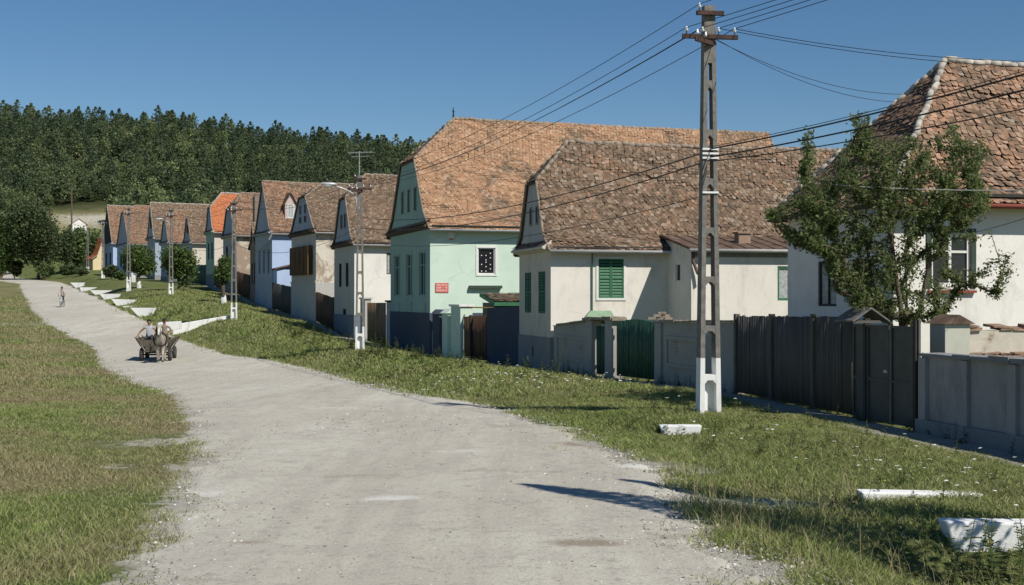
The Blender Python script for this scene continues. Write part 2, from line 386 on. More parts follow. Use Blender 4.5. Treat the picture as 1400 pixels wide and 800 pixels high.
def mat_ground():
    m = NT('grassy ground'); co, patch, fine = grass_nodes(m)
    green = m.ramp(fine, [(.25, (.075,.098,.032)), (.5, (.115,.145,.048)), (.8, (.165,.19,.07))])
    dry = m.ramp(fine, [(.25, (.16,.145,.07)), (.55, (.25,.22,.115)), (.85, (.36,.31,.18))])
    side = m.attr('dry')
    f = m.math('MULTIPLY', patch, side)
    f = m.math('ADD', f, m.math('MULTIPLY', m.ramp(m.noise(1.1, 4, .7, co), [(.5, 0), (.75, 1)]), m.math('MULTIPLY', side, .55)))
    cl = m.n('ShaderNodeClamp'); m.l(f, cl.inputs[0])
    col = m.mix(cl.outputs[0], green, dry)
    gr = gravel_color(m, co)[0]
    wf = m.math('ADD', m.attr('wear'), m.math('MULTIPLY', m.math('SUBTRACT', m.noise(2.2, 7, .8, co, .5), .5), 1.7))
    col = m.mix(m.ramp(wf, [(.42, 0), (.60, 1)]), col, gr)
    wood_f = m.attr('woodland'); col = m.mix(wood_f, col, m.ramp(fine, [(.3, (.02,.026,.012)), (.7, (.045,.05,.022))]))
    m.color(col); m.rough(1.0); m.b.inputs['Specular IOR Level'].default_value = .05
    m.bump(m.math('ADD', m.noise(9, 5, .75, co), m.noise(38, 3, .7, co)), .8, .05); return m.m
def build_ground():
    ys = [-25, -15, -8, -3]; y = 1.0
    while y < 720: ys.append(y); y += .22 + .011 * max(0, y - 6) + (.05 * max(0, y - 240))
    ys += [900, 1300, 2200]; ys = np.array(ys)
    us = np.concatenate([np.linspace(-2.6, -.52, 50)[:-1], np.linspace(-.52, .60, 250), np.linspace(.60, 2.6, 50)[1:]])
    Y = np.repeat(ys, len(us)); X = np.tile(us, len(ys)) * (np.maximum(Y, 0) + 8)
    Z = ground(X, np.minimum(Y, 850)); Z = np.where(Y > 720, Z - (Y - 720) * .02, Z)
    nu = len(us); i = np.arange((len(ys) - 1) * nu).reshape(-1, nu)[:, :-1].ravel()
    me = np_mesh('ground', np.column_stack([X, Y, Z]), np.column_stack([i, i + 1, i + 1 + nu, i + nu]), None, True)
    de = np.maximum(x_left(Y) - X, X - x_right(Y))
    wear = .80 * (1 - sstep(-.5, .55, de)) + .14 * (1 - sstep(.3, 2.2, de))
    wear += .36 * np.exp(-((X - 1.9)**2 / 3 + (Y - 17.3)**2 / 5))
    for (px, py, rx, ry, k) in SPOTS:
        sx, sy, _ = hit(px, py); wear += k * np.exp(-(((X - sx) / rx)**2 + ((Y - sy) / ry)**2))
    dry = np.where(X < x_left(Y) + 1, 1.0, .28 + .5 * (1 - sstep(.3, 2.2, X - x_right(Y)))); dry *= 1 - .4 * sstep(150, 220, Y)
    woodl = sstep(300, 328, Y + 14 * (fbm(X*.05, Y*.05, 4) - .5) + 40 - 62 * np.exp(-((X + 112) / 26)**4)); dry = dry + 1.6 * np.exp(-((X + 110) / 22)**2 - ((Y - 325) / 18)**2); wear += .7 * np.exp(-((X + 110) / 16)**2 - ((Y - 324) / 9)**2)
    for nm, val in (('wear', wear), ('dry', dry), ('woodland', woodl)):
        me.attributes.new(nm, 'FLOAT', 'POINT').data.foreach_set('value', np.asarray(val, dtype=np.float32))
    o = link_mesh('ground', me, mat_ground()); tag(o, kind='structure')
SPOTS = [(10, 443, 3.5, 4.5, .5), (165, 606, 1.0, .9, .36), (225, 604, .6, .6, .34), (150, 640, .6, .5, .34), (110, 461, 3, 1, .3), (835, 632, .7, .7, .4), (905, 640, .6, .5, .4), (1005, 688, .9, .6, .5), (1080, 690, .6, .4, .35), (1290, 694, .9, .3, .3), (95, 548, .5, .3, .5), (520, 572, .8, .4, .25)]
def wear_at(X, Y):
    de = np.maximum(x_left(Y) - X, X - x_right(Y))
    w_ = .80 * (1 - sstep(-.5, .55, de)) + .14 * (1 - sstep(.3, 2.2, de)) + .36 * np.exp(-((X - 1.9)**2 / 3 + (Y - 17.3)**2 / 5))
    for (px, py, rx, ry, k) in SPOTS:
        sx, sy, _ = hit(px, py); w_ = w_ + k * np.exp(-(((X - sx) / rx)**2 + ((Y - sy) / ry)**2))
    return w_
def gravel_color(m, co):
    big = m.noise(.16, 4, .6, m.coord((1, .35, 1)), .5); mid = m.noise(1.4, 5, .7, co); fine = m.noise(22, 4, .8, co); sp = m.noise(70, 2, .7, co)
    col = m.mix(m.ramp(big, [(.35, 0), (.65, 1)]), (.485,.455,.372), (.575,.55,.465))
    col = m.mix(m.ramp(mid, [(.30, .65), (.52, 0)]), col, (.40,.365,.315))
    col = m.mix(m.ramp(m.noise(.55, 5, .7, m.coord((.5, 1.3, 1))), [(.62, 0), (.74, .5)]), col, (.60,.58,.53))
    tr = m.noise(1.0, 5, .7, m.coord((2.2, .16, 1)), .3); col = m.mix(m.ramp(tr, [(.40, .42), (.56, 0)]), col, (.38,.345,.295))
    col = m.mix(m.ramp(m.noise(.8, 6, .75, co, .8), [(.62, 0), (.70, .85)]), col, (.30,.25,.195))
    col = m.mix(m.ramp(m.noise(5, 5, .8, co), [(.36, .6), (.47, 0)]), col, (.30,.275,.24))
    col = m.mix(m.ramp(fine, [(.30, .75), (.46, 0)]), col, (.20,.18,.155))
    col = m.mix(m.ramp(sp, [(.60, 0), (.75, .6)]), col, (.64,.62,.58))
    return col, fine, mid
def mat_road():
    m = NT('gravel road'); col, fine, mid = gravel_color(m, m.coord()); nn_ = m.noise(3.5, 5, .75)
    for nm, cc, k in (('brown', (.25,.20,.145), .8), ('dust', (.68,.66,.60), .75)):
        f_ = m.math('ADD', m.attr(nm), m.math('MULTIPLY', m.math('SUBTRACT', nn_, .5), 1.3)); col = m.mix(m.ramp(f_, [(.30, 0), (.75, k)]), col, cc)
    m.color(col); m.rough(.97); m.b.inputs['Specular IOR Level'].default_value = .1
    m.bump(m.math('ADD', fine, m.math('MULTIPLY', mid, .8)), .6, .03); return m.m
def build_road():
    ys = [-25, -12, -5]; y = 0.0
    while y < 225: ys.append(y); y += .14 + .007 * max(0, y - 8)
    ys = np.array(ys); nu = 70; t = np.linspace(0, 1, nu)
    t = .5 + .5 * np.sign(t - .5) * np.abs(2 * t - 1) ** .7
    Y = np.repeat(ys, nu); xl = x_left(Y) - .7; xr = x_right(Y) + .7
    X = xl + (xr - xl) * np.tile(t, len(ys))
    de = np.minimum(X - x_left(Y), x_right(Y) - X)          # inside distance to the nominal edge
    rag = (fbm(X*.9, Y*.6, 31) - .5) * 1.5 + (fbm(X*3.5, Y*3, 5) - .5) * .9
    dz = .035 - .14 * (1 - sstep(-.45, .25, de + rag))
    rut = .03 * (fbm(X*.5, Y*.15, 12) - .5) + .02 * (fbm(X*2.5, Y*2.5, 14) - .5)
    Z = ground(X, Y) + dz + rut * sstep(0, 1, de)
    brown, dust = np.zeros(len(X)), np.zeros(len(X))
    for px, py, rx, ry, k in ((805, 748, .45, .22, 1), (812, 610, .6, .55, 1), (500, 655, .9, .35, .5), (120, 560, 1, .5, .6), (690, 585, .8, .6, .5), (330, 745, .5, .25, .5), (240, 490, 2, 1.2, .4), (960, 735, .6, .3, .8)):
        sx, sy = road_at(px, py); brown += k * np.exp(-((X - sx) / rx)**2 - ((Y - sy) / ry)**2)
    for px, py, rx, ry, k in ((250, 678, .5, .3, 1), (535, 686, .45, .22, .9), (470, 560, 1.2, .6, .5), (640, 620, .9, .5, .5), (880, 640, .6, .4, .9), (360, 620, .8, .5, .4)):
        sx, sy = road_at(px, py); dust += k * np.exp(-((X - sx) / rx)**2 - ((Y - sy) / ry)**2)
    i = np.arange((len(ys) - 1) * nu).reshape(-1, nu)[:, :-1].ravel()
    me = np_mesh('road', np.column_stack([X, Y, Z]), np.column_stack([i, i + 1, i + 1 + nu, i + nu]), None, True)
    for nm, val in (('brown', brown), ('dust', dust)): me.attributes.new(nm, 'FLOAT', 'POINT').data.foreach_set('value', np.asarray(val, dtype=np.float32))
    tag(link_mesh('road', me, mat_road()), kind='structure')
def build_path():
    ys = np.concatenate([np.arange(2, 60, .4), np.arange(60, 160, .8)]); nu = 12
    Y = np.repeat(ys, nu); t = np.tile(np.linspace(0, 1, nu), len(ys))
    X = x_house(Y) - 1.12 + 1.02 * t
    rag = (fbm(X*1.1, Y*.7, 40) - .5) * .9
    Z = ground(X, Y) + .03 - .12 * (1 - sstep(.02, .22, t + rag * .35)) - .0
    i = np.arange((len(ys) - 1) * nu).reshape(-1, nu)[:, :-1].ravel()
    me = np_mesh('footpath', np.column_stack([X, Y, Z]), np.column_stack([i, i + 1, i + 1 + nu, i + nu]), None, True)
    m = NT('trodden footpath'); co = m.coord(); n = m.noise(2, 5, .7, co); f = m.noise(28, 4, .8, co)
    col = m.mix(m.ramp(n, [(.35, 0), (.65, 1)]), (.26,.235,.20), (.36,.335,.29)); m.color(m.mix(m.ramp(f, [(.3, .6), (.5, 0)]), col, (.14,.12,.10)))
    m.rough(1.0); m.bump(f, .5, .02)
    tag(link_mesh('footpath', me, m.m), kind='structure')
def blades(name, X, Y, h, wd, lean, mat, kind='stuff', zoff=0):
    """one mesh of grass blades: each a bent strip of a quad and a tip triangle"""
    n = len(X); Z = ground(X, Y) - .01 + zoff
    th = RNG.random(n) * 6.283; cx, cy = np.cos(th), np.sin(th); la = RNG.random(n) * 6.283
    lx, ly = np.cos(la) * lean * h, np.sin(la) * lean * h
    B = np.column_stack([X, Y, Z])
    def pt(s, k, u): return B + np.column_stack([cx * wd * s + lx * u * u, cy * wd * s + ly * u * u, h * u * (1 - .15 * u * lean)])
    V = np.stack([pt(-.5, 0, 0), pt(.5, 0, 0), pt(.38, 0, .55), pt(-.38, 0, .55), pt(0.06, 0, 1), pt(-.06, 0, 1)], 1).reshape(-1, 3)
    b = np.arange(n)[:, None] * 6
    Fq = np.concatenate([b + np.array([[0, 1, 2, 3]]), b + np.array([[3, 2, 4, 5]])], 0)
    r = RNG.random(n); me = np_mesh(name, V, Fq, np.concatenate([r, r]))
    return tag(link_mesh(name, me, mat), kind=kind)
def mat_blade(name, greens, dryc, drymul):
    m = NT(name); co, patch, fine = grass_nodes(m); r = m.attr('rnd')
    g = m.ramp(r, greens); d = m.ramp(r, dryc)
    f = m.math('MULTIPLY', patch, drymul); f = m.math('ADD', f, m.ramp(r, [(.80, 0), (.92, .8)]))
    cl = m.n('ShaderNodeClamp'); m.l(f, cl.inputs[0]); col = m.mix(cl.outputs[0], g, d)
    m.color(col); m.rough(.7); m.b.inputs['Specular IOR Level'].default_value = .15
    t = m.n('ShaderNodeBsdfTranslucent'); m.l(col, t.inputs[0]); x = m.n('ShaderNodeMixShader'); x.inputs[0].default_value = .3
    m.l(m.b.outputs[0], x.inputs[1]); m.l(t.outputs[0], x.inputs[2]); m.l(x.outputs[0], m.out.inputs[0]); return m.m
def build_grass():
    g1 = [(0, (.16,.21,.055)), (.5, (.26,.325,.09)), (1, (.37,.42,.15))]
    dr = [(0, (.24,.21,.10)), (.6, (.36,.31,.165)), (1, (.46,.40,.24))]
    mv = mat_blade('verge grass blade', g1, dr, .35); ml = mat_blade('field grass blade', g1, dr, 1.1)
    def scatter(n, lo, hi, y0, y1, power):
        Y = y0 + (y1 - y0) * RNG.random(n) ** power; a = lo(Y); b = hi(Y); X = a + (b - a) * RNG.random(n)
        keep = RNG.random(n) > wear_at(X, Y) * 1.25 + (fbm(X*1.5, Y*1.5, 50) - .5) * 1.9
        keep &= X < x_house(Y) - .86 + .35 * fbm(X*1.1, Y*.7, 40); keep &= RNG.random(n) < .35 + 1.1 * fbm(X*.6, Y*.6, 52)
        return X[keep], Y[keep]
    vr = (lambda Y: x_right(Y) - .9), (lambda Y: np.minimum(x_house(Y) - .6, .60 * (Y + 8)))
    X, Y = scatter(330000, *vr, 8, 30, 1.15)
    edge = 1 - sstep(.2, 2.4, X - x_right(Y)); tall = np.clip(fbm(X*.45, Y*.45, 60) * 2.1 - .6, .15, 1.2)
    h = (.045 + .075 * tall) * (.6 + .8 * RNG.random(len(X))) + .10 * edge * tall * RNG.random(len(X)) * (Y < 16)
    blades('verge_grass', X, Y, h, .0065 + .0003 * Y, .4 + 1.0 * RNG.random(len(X)), mv)
    X, Y = scatter(120000, *vr, 30, 125, 1.5)
    h = (.05 + .09 * np.clip(fbm(X*.45, Y*.45, 60) * 2 - .6, .1, 1.2)) * (.6 + .8 * RNG.random(len(X)))
    blades('far_verge_grass', X, Y, h * (1 + .006 * Y), .012 + .00045 * Y, .3 + .7 * RNG.random(len(X)), mv)
    lf = (lambda Y: -.52 * (Y + 8)), (lambda Y: x_left(Y) + .9)
    X, Y = scatter(300000, *lf, 9, 36, 1.1)
    h = (.035 + .06 * np.clip(fbm(X*.45, Y*.45, 66) * 2 - .55, .1, 1.2)) * (.6 + .8 * RNG.random(len(X)))
    blades('field_grass', X, Y, h, .006 + .0003 * Y, .4 + 1.0 * RNG.random(len(X)), ml)
    X, Y = scatter(90000, *lf, 36, 130, 1.5)
    h = (.045 + .07 * np.clip(fbm(X*.45, Y*.45, 66) * 2 - .55, .1, 1.2)) * (.6 + .8 * RNG.random(len(X)))
    blades('far_field_grass', X, Y, h * (1 + .005 * Y), .012 + .00045 * Y, .3 + .7 * RNG.random(len(X)), ml)
    # dry stalks and tall weeds along the near road edge
    n = 900; Y = 9 + 8 * RNG.random(n); X = x_right(Y) + .1 + 2.0 * RNG.random(n) ** 1.4
    k = fbm(X*1.1, Y*1.1, 70) > .46; X, Y = X[k], Y[k]
    blades('dry_stalk_weeds', X, Y, .15 + .30 * RNG.random(len(X)), .005, .15 + .5 * RNG.random(len(X)), simple('dry grass stalk', (.34,.28,.16), .3, 9, .9, 0))
    # leafy weeds: stems with small leaves
    V = []; P = []; R = []
    def weed(x, y, H, nl, ls):
        z = float(ground(x, y)); bx, by = random.gauss(0, .12) * H, random.gauss(0, .12) * H
        for i in range(nl):
            u = .12 + .88 * i / nl; a = random.random() * 6.283; l = ls * (1.15 - .75 * u) * random.uniform(.7, 1.2)
            c = Vector((x + bx*u*u, y + by*u*u, z + H*u)); d = Vector((math.cos(a), math.sin(a), random.uniform(.1, .8))).normalized()
            s = d.cross(Vector((0, 0, 1))).normalized() * l * .22; o = len(V)
            V.extend([c, c + d*l*.5 + s, c + d*l - Vector((0, 0, l*.25)), c + d*l*.5 - s]); P.append((o, o+1, o+2, o+3)); R.append(random.random())
        s = Vector((.006, 0, 0)); o = len(V)
        V.extend([Vector((x, y, z)) - s, Vector((x, y, z)) + s, Vector((x+bx, y+by, z+H)) + s*.4, Vector((x+bx, y+by, z+H)) - s*.4]); P.append((o, o+1, o+2, o+3)); R.append(.3)
    for _ in range(46):
        y = random.uniform(9.2, 11.6); x = random.gauss(4.6, .5)
        weed(x, y, random.uniform(.35, .75), 26, .13)
    for _ in range(320):
        y = random.uniform(10, 30); x = float(x_right(y)) + random.uniform(.2, 1) * (float(x_house(y)) - 1.6 - float(x_right(y)))
        if fbm(x*.5, y*.5, 80) > .5: weed(x, y, random.uniform(.12, .32), 12, .10)
    for _ in range(330):
        y = random.uniform(34, 100); x = float(x_right(y)) + random.uniform(.1, .85) * (float(x_house(y)) - 1.6 - float(x_right(y)))
        if fbm(x*.3, y*.3, 81) > .5: weed(x, y, random.uniform(.25, .7), 16, .2)
    for _ in range(260):
        y = random.uniform(17, 90); weed(float(x_house(y)) - random.uniform(.05, .3), y, random.uniform(.1, .4), 12, .11)
    for _ in range(3):
        x, y, _q = hit(768 + random.uniform(-6, 14), 514); weed(x, y, random.uniform(.6, 1.05), 40, .13)
    for px, py in ((500, 487), (520, 490), (400, 458), (385, 450), (415, 462), (480, 478), (440, 470), (545, 492)):
        x, y, _ = hit(px, py)
        for _ in range(9): weed(x + random.gauss(0, .6), y + random.gauss(0, .6), random.uniform(.35, .8), 22, .2)
    me = np_mesh('leafy_weeds', [tuple(v) for v in V], P, R)
    tag(link_mesh('leafy_weeds', me, foliage('weed leaf', (.055,.085,.025), (.105,.14,.045), (.19,.20,.07), .3)), kind='stuff')
    # white and yellow flower heads
    V = []; P = []; R = []
    def flower(x, y, h, r, c):
        z = float(ground(x, y)); o = len(V)
        for k in range(6): V.append((x + r*math.cos(k*1.047), y + r*math.sin(k*1.047), z + h + random.uniform(-.25, .25)*r))
        P.append(tuple(range(o, o+6))); R.append(c)
    for _ in range(110):
        y = random.uniform(13, 75); x = float(x_right(y)) + random.uniform(.25, .98) * (float(x_house(y)) - 1.5 - float(x_right(y)))
        if fbm(x*.45, y*.45, 90) >.60: flower(x, y, random.uniform(.16, .34), .02 + .0007*y, random.choice((0, 0, 0, .2, 1)))
    for px0, py0, n, s in ((735, 525, 90, 1.6), (660, 522, 40, 1.4), (1330, 655, 26, .9), (1010, 610, 10, .5), (1180, 660, 16, .6), (1330, 690, 10, .5)):
        x0, y0, _ = hit(px0, py0)
        for _ in range(n):
            x, y = x0 + random.gauss(0, s), y0 + random.gauss(0, s * 1.5)
            flower(x, y, random.uniform(.12, .3), .016 + .0007*y, 0 if random.random() < .9 else 1)
    m = NT('wild flower head'); m.color(m.ramp(m.attr('rnd'), [(0, (.72,.72,.66)), (.5, (.6,.6,.5)), (.9, (.55,.42,.05))])); m.rough(.9)
    tag(link_mesh('wild_flowers', np_mesh('wild_flowers', V, P, R), m.m), kind='stuff')
def build_stones():
    """loose gravel lying on the road and along its edges"""
    n = 34000; Y = 8.5 + 45 * RNG.random(n) ** 1.5; xl, xr = x_left(Y), x_right(Y)
    X = xl + (xr - xl + .4) * RNG.random(n)
    keep = RNG.random(n) < .25 + .9 * fbm(X*.5, Y*.35, 95) ** 2 + .5 * (1 - sstep(0, 1.2, xr - X)); X, Y = X[keep], Y[keep]
    n = len(X); Z = ground(X, Y) + .03
    s = (.005 + .015 * RNG.random(n) ** 5) * (1 + .01 * Y); a = RNG.random(n) * 6.283
    base = np.array([(-1,-.8,-.3),(1,-.7,-.3),(.9,.8,-.3),(-.8,.9,-.3),(-.5,-.5,.55),(.6,-.4,.6),(.4,.5,.5),(-.5,.4,.6)])
    jit = base[None] * (1 + .35 * (RNG.random((n, 8, 3)) - .5)); ca, sa = np.cos(a)[:, None], np.sin(a)[:, None]
    V = np.stack([(jit[:,:,0]*ca - jit[:,:,1]*sa), (jit[:,:,0]*sa + jit[:,:,1]*ca), jit[:,:,2]], 2) * s[:, None, None] + np.column_stack([X, Y, Z])[:, None]
    fs = np.array([(4,5,6,7),(0,1,5,4),(1,2,6,5),(2,3,7,6),(3,0,4,7)]); P = (np.arange(n)[:, None, None] * 8 + fs[None]).reshape(-1, 4)
    m = NT('loose gravel'); m.color(m.ramp(m.attr('rnd'), [(0, (.13,.12,.10)), (.45, (.30,.28,.24)), (.7, (.45,.42,.37)), (1, (.62,.59,.53))])); m.rough(.95)
    tag(link_mesh('gravel', np_mesh('gravel', V.reshape(-1, 3), P, np.repeat(RNG.random(n), 5)), m.m), kind='stuff')
build_ground(); build_road(); build_path(); build_grass(); build_stones()
# ------------------------------------------------------------------ houses
def tile_shape(w, h, tip):
    """beaver-tail tile outline in (along, up); lower end rounded"""
    return np.array([(-w/2, h), (-w/2, h*.27), (-w*.40, h*.12), (-w*.17, 0), (w*.17, 0), (w*.40, h*.12), (w/2, h*.27), (w/2, h)])
def lay_tiles(name, rows, mat, parent, w=.165, ex=.15, origin=None, jit=1.0, seed=0, lift=.020):
    """rows: list of (start point, along unit, length, up unit, normal unit); one mesh of separate tiles"""
    rg = np.random.default_rng(seed + 3); Vs = []
    sh = tile_shape(w * .94, ex * 1.55, 1)
    for r, (p, al, L, up, nn) in enumerate(rows):
        n = int(L / w)
        if n < 1: continue
        a = (np.arange(n) + .5 + (.5 if r % 2 else 0) * (n > 1)) * w + rg.normal(0, .012, n) * jit
        a = np.clip(a, 0.02, L - .02)
        p, al, up, nn = (np.array(q, float) for q in (p, al, up, nn))
        dv = rg.normal(0, .014, n) * jit; rot = rg.normal(0, .06, n) * jit
        lf = lift * (1 + rg.normal(0, .35, n) * jit); tw = rg.normal(0, .05, n) * jit
        wav = (fbm(a * .55 + r * .3 + seed, np.full(n, r * ex * .6) + seed, 7, 3) - .5) * .10 * jit
        c = p[None] + a[:, None] * al[None]
        x = sh[None, :, 0] * np.cos(rot)[:, None] - sh[None, :, 1] * np.sin(rot)[:, None]
        y = sh[None, :, 1] * np.cos(rot)[:, None] + sh[None, :, 0] * np.sin(rot)[:, None] + dv[:, None]
        k = 1 - sh[:, 1] / sh[:, 1].max()
        z = k[None] * lf[:, None] + tw[:, None] * sh[None, :, 0] + wav[:, None] + .035
        Vs.append((c[:, None] + x[..., None] * al + y[..., None] * up + z[..., None] * nn).reshape(-1, 3))
    if not Vs: return None
    V = np.concatenate(Vs); m = len(V) // 8
    # the underside edge gives each tile its visible thickness
    P = np.arange(m * 8).reshape(-1, 8)[:, ::-1]
    me = np_mesh(name, V - np.array(origin), P, rg.random(m))
    return link_mesh(name, me, mat, parent)
def cap_run(mb, pts, r=.10, step=.26, jit=.25):
    """a run of overlapping half-round ridge tiles bedded in mortar"""
    for p, q in zip(pts[:-1], pts[1:]):
        p, q = Vector(p), Vector(q); L = (q - p).length; n = max(1, int(L / step))
        for i in range(n):
            s = p.lerp(q, i / n); e = p.lerp(q, (i + 1.12) / n)
            d = Vector((random.gauss(0, .012), random.gauss(0, .012), random.gauss(0, .018)))
            mb.tube([s + d, e + d], [r * random.uniform(.95, 1.1), r * random.uniform(.88, 1.0)], 8)
def shutter_mesh(P, u0, u1, w0, w1, o):
    """louvred shutter leaf: stiles, rails and angled slats"""
    mb = MB(); t = .05
    mb.fbox(P, u0, u0 + t, o, o + .04, w0, w1); mb.fbox(P, u1 - t, u1, o, o + .04, w0, w1)
    for z in (w0, (w0 + w1) / 2 - t / 2, w1 - t): mb.fbox(P, u0 + t, u1 - t, o + .004, o + .036, z, z + t)
    for lo, hi in ((w0 + t, (w0 + w1) / 2 - t / 2), ((w0 + w1) / 2 + t / 2, w1 - t)):
        n = max(3, int((hi - lo) / .10))
        for i in range(n):
            z = lo + (hi - lo) * i / n; h = (hi - lo) / n
            mb.hexa([P(u0+t, o+.030, z), P(u1-t, o+.030, z), P(u1-t, o+.038, z), P(u0+t, o+.038, z),
                     P(u0+t, o+.002, z+h*.72), P(u1-t, o+.002, z+h*.72), P(u1-t, o+.010, z+h*.72), P(u0+t, o+.010, z+h*.72)])
    return mb
class House:
    def __init__(s, name, label, cx, d, sl, fx, ey, by, rx, ry, hip=None, L=12, wall='cream', tile='tile_brown', gable=None, plinth='plinth_grey', plh=.9,
                 ov=.35, fl=.7, m1=.72, tw=.17, ridge='mortar', gutter='gutter', group='gabled houses along the village street', cornice=True, fullhip=False, zb=None, facade=None, front_ov=.12, axes=None, jit=1.0):
        s.jit = jit
        n = math.hypot(1, sl); s.A = Vector((1/n, sl/n, 0)); s.B = Vector((-sl/n, 1/n, 0))
        if axes: s.A, s.B = (Vector((*v, 0)).normalized() for v in axes)
        s.C = Vector((KX(cx) * d, d, 0)); s.L = L
        s.W = s.b_at(fx); s.ze = s.z_at(ey, 0, 0); s.zb = s.z_at(by, 0, 0) if zb is None else zb
        s.set = max(.0, s.a_at(rx, s.W / 2)) if (hip or fullhip) else -front_ov
        s.zr = s.z_at(ry, s.set, s.W / 2)
        W = s.W; s.ov = ov; s.fov = front_ov; s.name = name
        s.org = s.P(0, 0, s.zb); s.t = thing(name, s.org, label, 'house', group)
        zf = s.ze + .06 + m1 * fl
        s.prof = [(-ov, s.ze + .06 - m1 * ov), (fl, zf), (W / 2, s.zr)]
        s.zh = None
        if hip: s.zh = min(s.zr - .3, s.z_at(hip[1], 0, W / 2))
        if fullhip: s.zh = s.ze + .06 - m1 * ov; s.fov = ov
        s.bh = s.b_on(s.zh) if s.zh is not None else W / 2
        if fullhip: s.bh = -ov
        s.wallmat, s.plmat = wall, plinth; s.facademat = facade or wall; s.gablemat = gable or s.facademat
        s.tile, s.tw, s.ridgem, s.gut, s.plh, s.fullhip, s.corn = tile, tw, ridge, gutter, plh, fullhip, cornice
        s.side_open, s.face_open = [], []
        print('%-26s d=%.0f W=%.1f wall=%.1f ridge=+%.1f set=%.1f z0=%.2f' % (name, d, s.W, s.ze - s.zb, s.zr - s.ze, s.set, s.zb))
    def P(s, a, b, z): q = s.C + s.A * a + s.B * b; return Vector((q.x, q.y, z))
    def a_at(s, px, b=0):
        k = KX(px); q = s.C + s.B * b; return (k * q.y - q.x) / (s.A.x - k * s.A.y)
    def b_at(s, px, a=0):
        k = KX(px); q = s.C + s.A * a; return (k * q.y - q.x) / (s.B.x - k * s.B.y)
    def z_at(s, py, a, b): return (HY - py) / F * (s.C + s.A * a + s.B * b).y
    def z_on(s, b):
        b = min(b, s.W - b)
        return float(np.interp(b, [p[0] for p in s.prof], [p[1] for p in s.prof]))
    def b_on(s, z): return float(np.interp(z, [p[1] for p in s.prof], [p[0] for p in s.prof]))
    def side_rect(s, x0, y0, x1, y1):
        a0, a1 = s.a_at(x0), s.a_at(x1); am = (a0 + a1) / 2
        return a0, a1, s.z_at(y1, am, 0), s.z_at(y0, am, 0)
    # frame functions for windows: (u along wall, o outward, w up)
    def Pside(s): return lambda u, o, w: s.P(u, -o, w)
    def Pface(s): return lambda u, o, w: s.P(-o, u, w)
    def panel(s, mb, P, u0, u1, w0, w1, opens, depth=.14, flip=False, mi=0):
        us = sorted({u0, u1, *[q for o in opens for q in o[:2]]}); ws = sorted({w0, w1, *[q for o in opens for q in o[2:4]]})
        inside = lambda u, w: any(o[0] < u < o[1] and o[2] < w < o[3] for o in opens)
        for i in range(len(us) - 1):
            for j in range(len(ws) - 1):
                if inside((us[i] + us[i+1]) / 2, (ws[j] + ws[j+1]) / 2): continue
                mb.add([P(us[i], 0, ws[j]), P(us[i+1], 0, ws[j]), P(us[i+1], 0, ws[j+1]), P(us[i], 0, ws[j+1])], [(0,1,2,3) if not flip else (3,2,1,0)], mi)
        for o in opens:
            a, b, c, e = o[:4]; f = [P(a,0,c), P(b,0,c), P(b,0,e), P(a,0,e), P(a,-depth,c), P(b,-depth,c), P(b,-depth,e), P(a,-depth,e)]
            mb.add(f, [(0,1,5,4),(1,2,6,5),(2,3,7,6),(3,0,4,7)], mi)
    def window(s, P, u0, u1, w0, w1, frame='frame_white', glass='glass', surround=None, sill=None, shutters=None, mull=1, trans=.68, label=None, fw=.06, depth=.14):
        o = -depth * .75
        mb = MB()
        mb.fbox(P, u0, u0+fw, o, o+.07, w0, w1); mb.fbox(P, u1-fw, u1, o, o+.07, w0, w1)
        mb.fbox(P, u0+fw, u1-fw, o+.002, o+.068, w1-fw, w1); mb.fbox(P, u0+fw, u1-fw, o+.002, o+.068, w0, w0+fw)
        for i in range(mull):
            c = u0 + (u1 - u0) * (i + 1) / (mull + 1); mb.fbox(P, c-fw*.5, c+fw*.5, o+.004, o+.066, w0+fw, w1-fw)
        if trans:
            c = w0 + (w1 - w0) * trans; mb.fbox(P, u0+fw, u1-fw, o+.006, o+.064, c-fw*.4, c+fw*.4)
        wn = mb.build('window', MT[frame], s.t, s.org)
        if label: wn['label'] = label
        MB().fbox(P, u0+.01, u1-.01, o+.01, o+.025, w0+.01, w1-.01).build('pane', MT[glass], wn, s.org)
        if surround:
            q = MB(); k = .09
            q.fbox(P, u0-k, u0, -.01, .035, w0-k, w1+k); q.fbox(P, u1, u1+k, -.01, .035, w0-k, w1+k); q.fbox(P, u0, u1, -.01, .033, w1, w1+k); q.fbox(P, u0, u1, -.01, .033, w0-k, w0)
            q.build('surround', MT[surround], wn, s.org)
        if sill: MB().fbox(P, u0-.1, u1+.1, -.03, .10, w0-.16, w0-.10).build('sill', MT[sill], wn, s.org)
        if shutters:
            mid = (u0 + u1) / 2
            for a, b in ((u0, mid - .005), (mid + .005, u1)): shutter_mesh(P, a, b, w0, w1, -.03).build('shutter', MT[shutters], wn, s.org)
        return wn
    def face_windows(s, lst, **kw):
        H = s.ze - s.zb
        for f0, f1, h0, h1 in lst: s.face_open.append((f0*s.W, f1*s.W, s.zb + h0*H, s.zb + h1*H, kw))
    def side_window(s, x0, y0, x1, y1, **kw): s.side_open.append((*s.side_rect(x0, y0, x1, y1), kw))
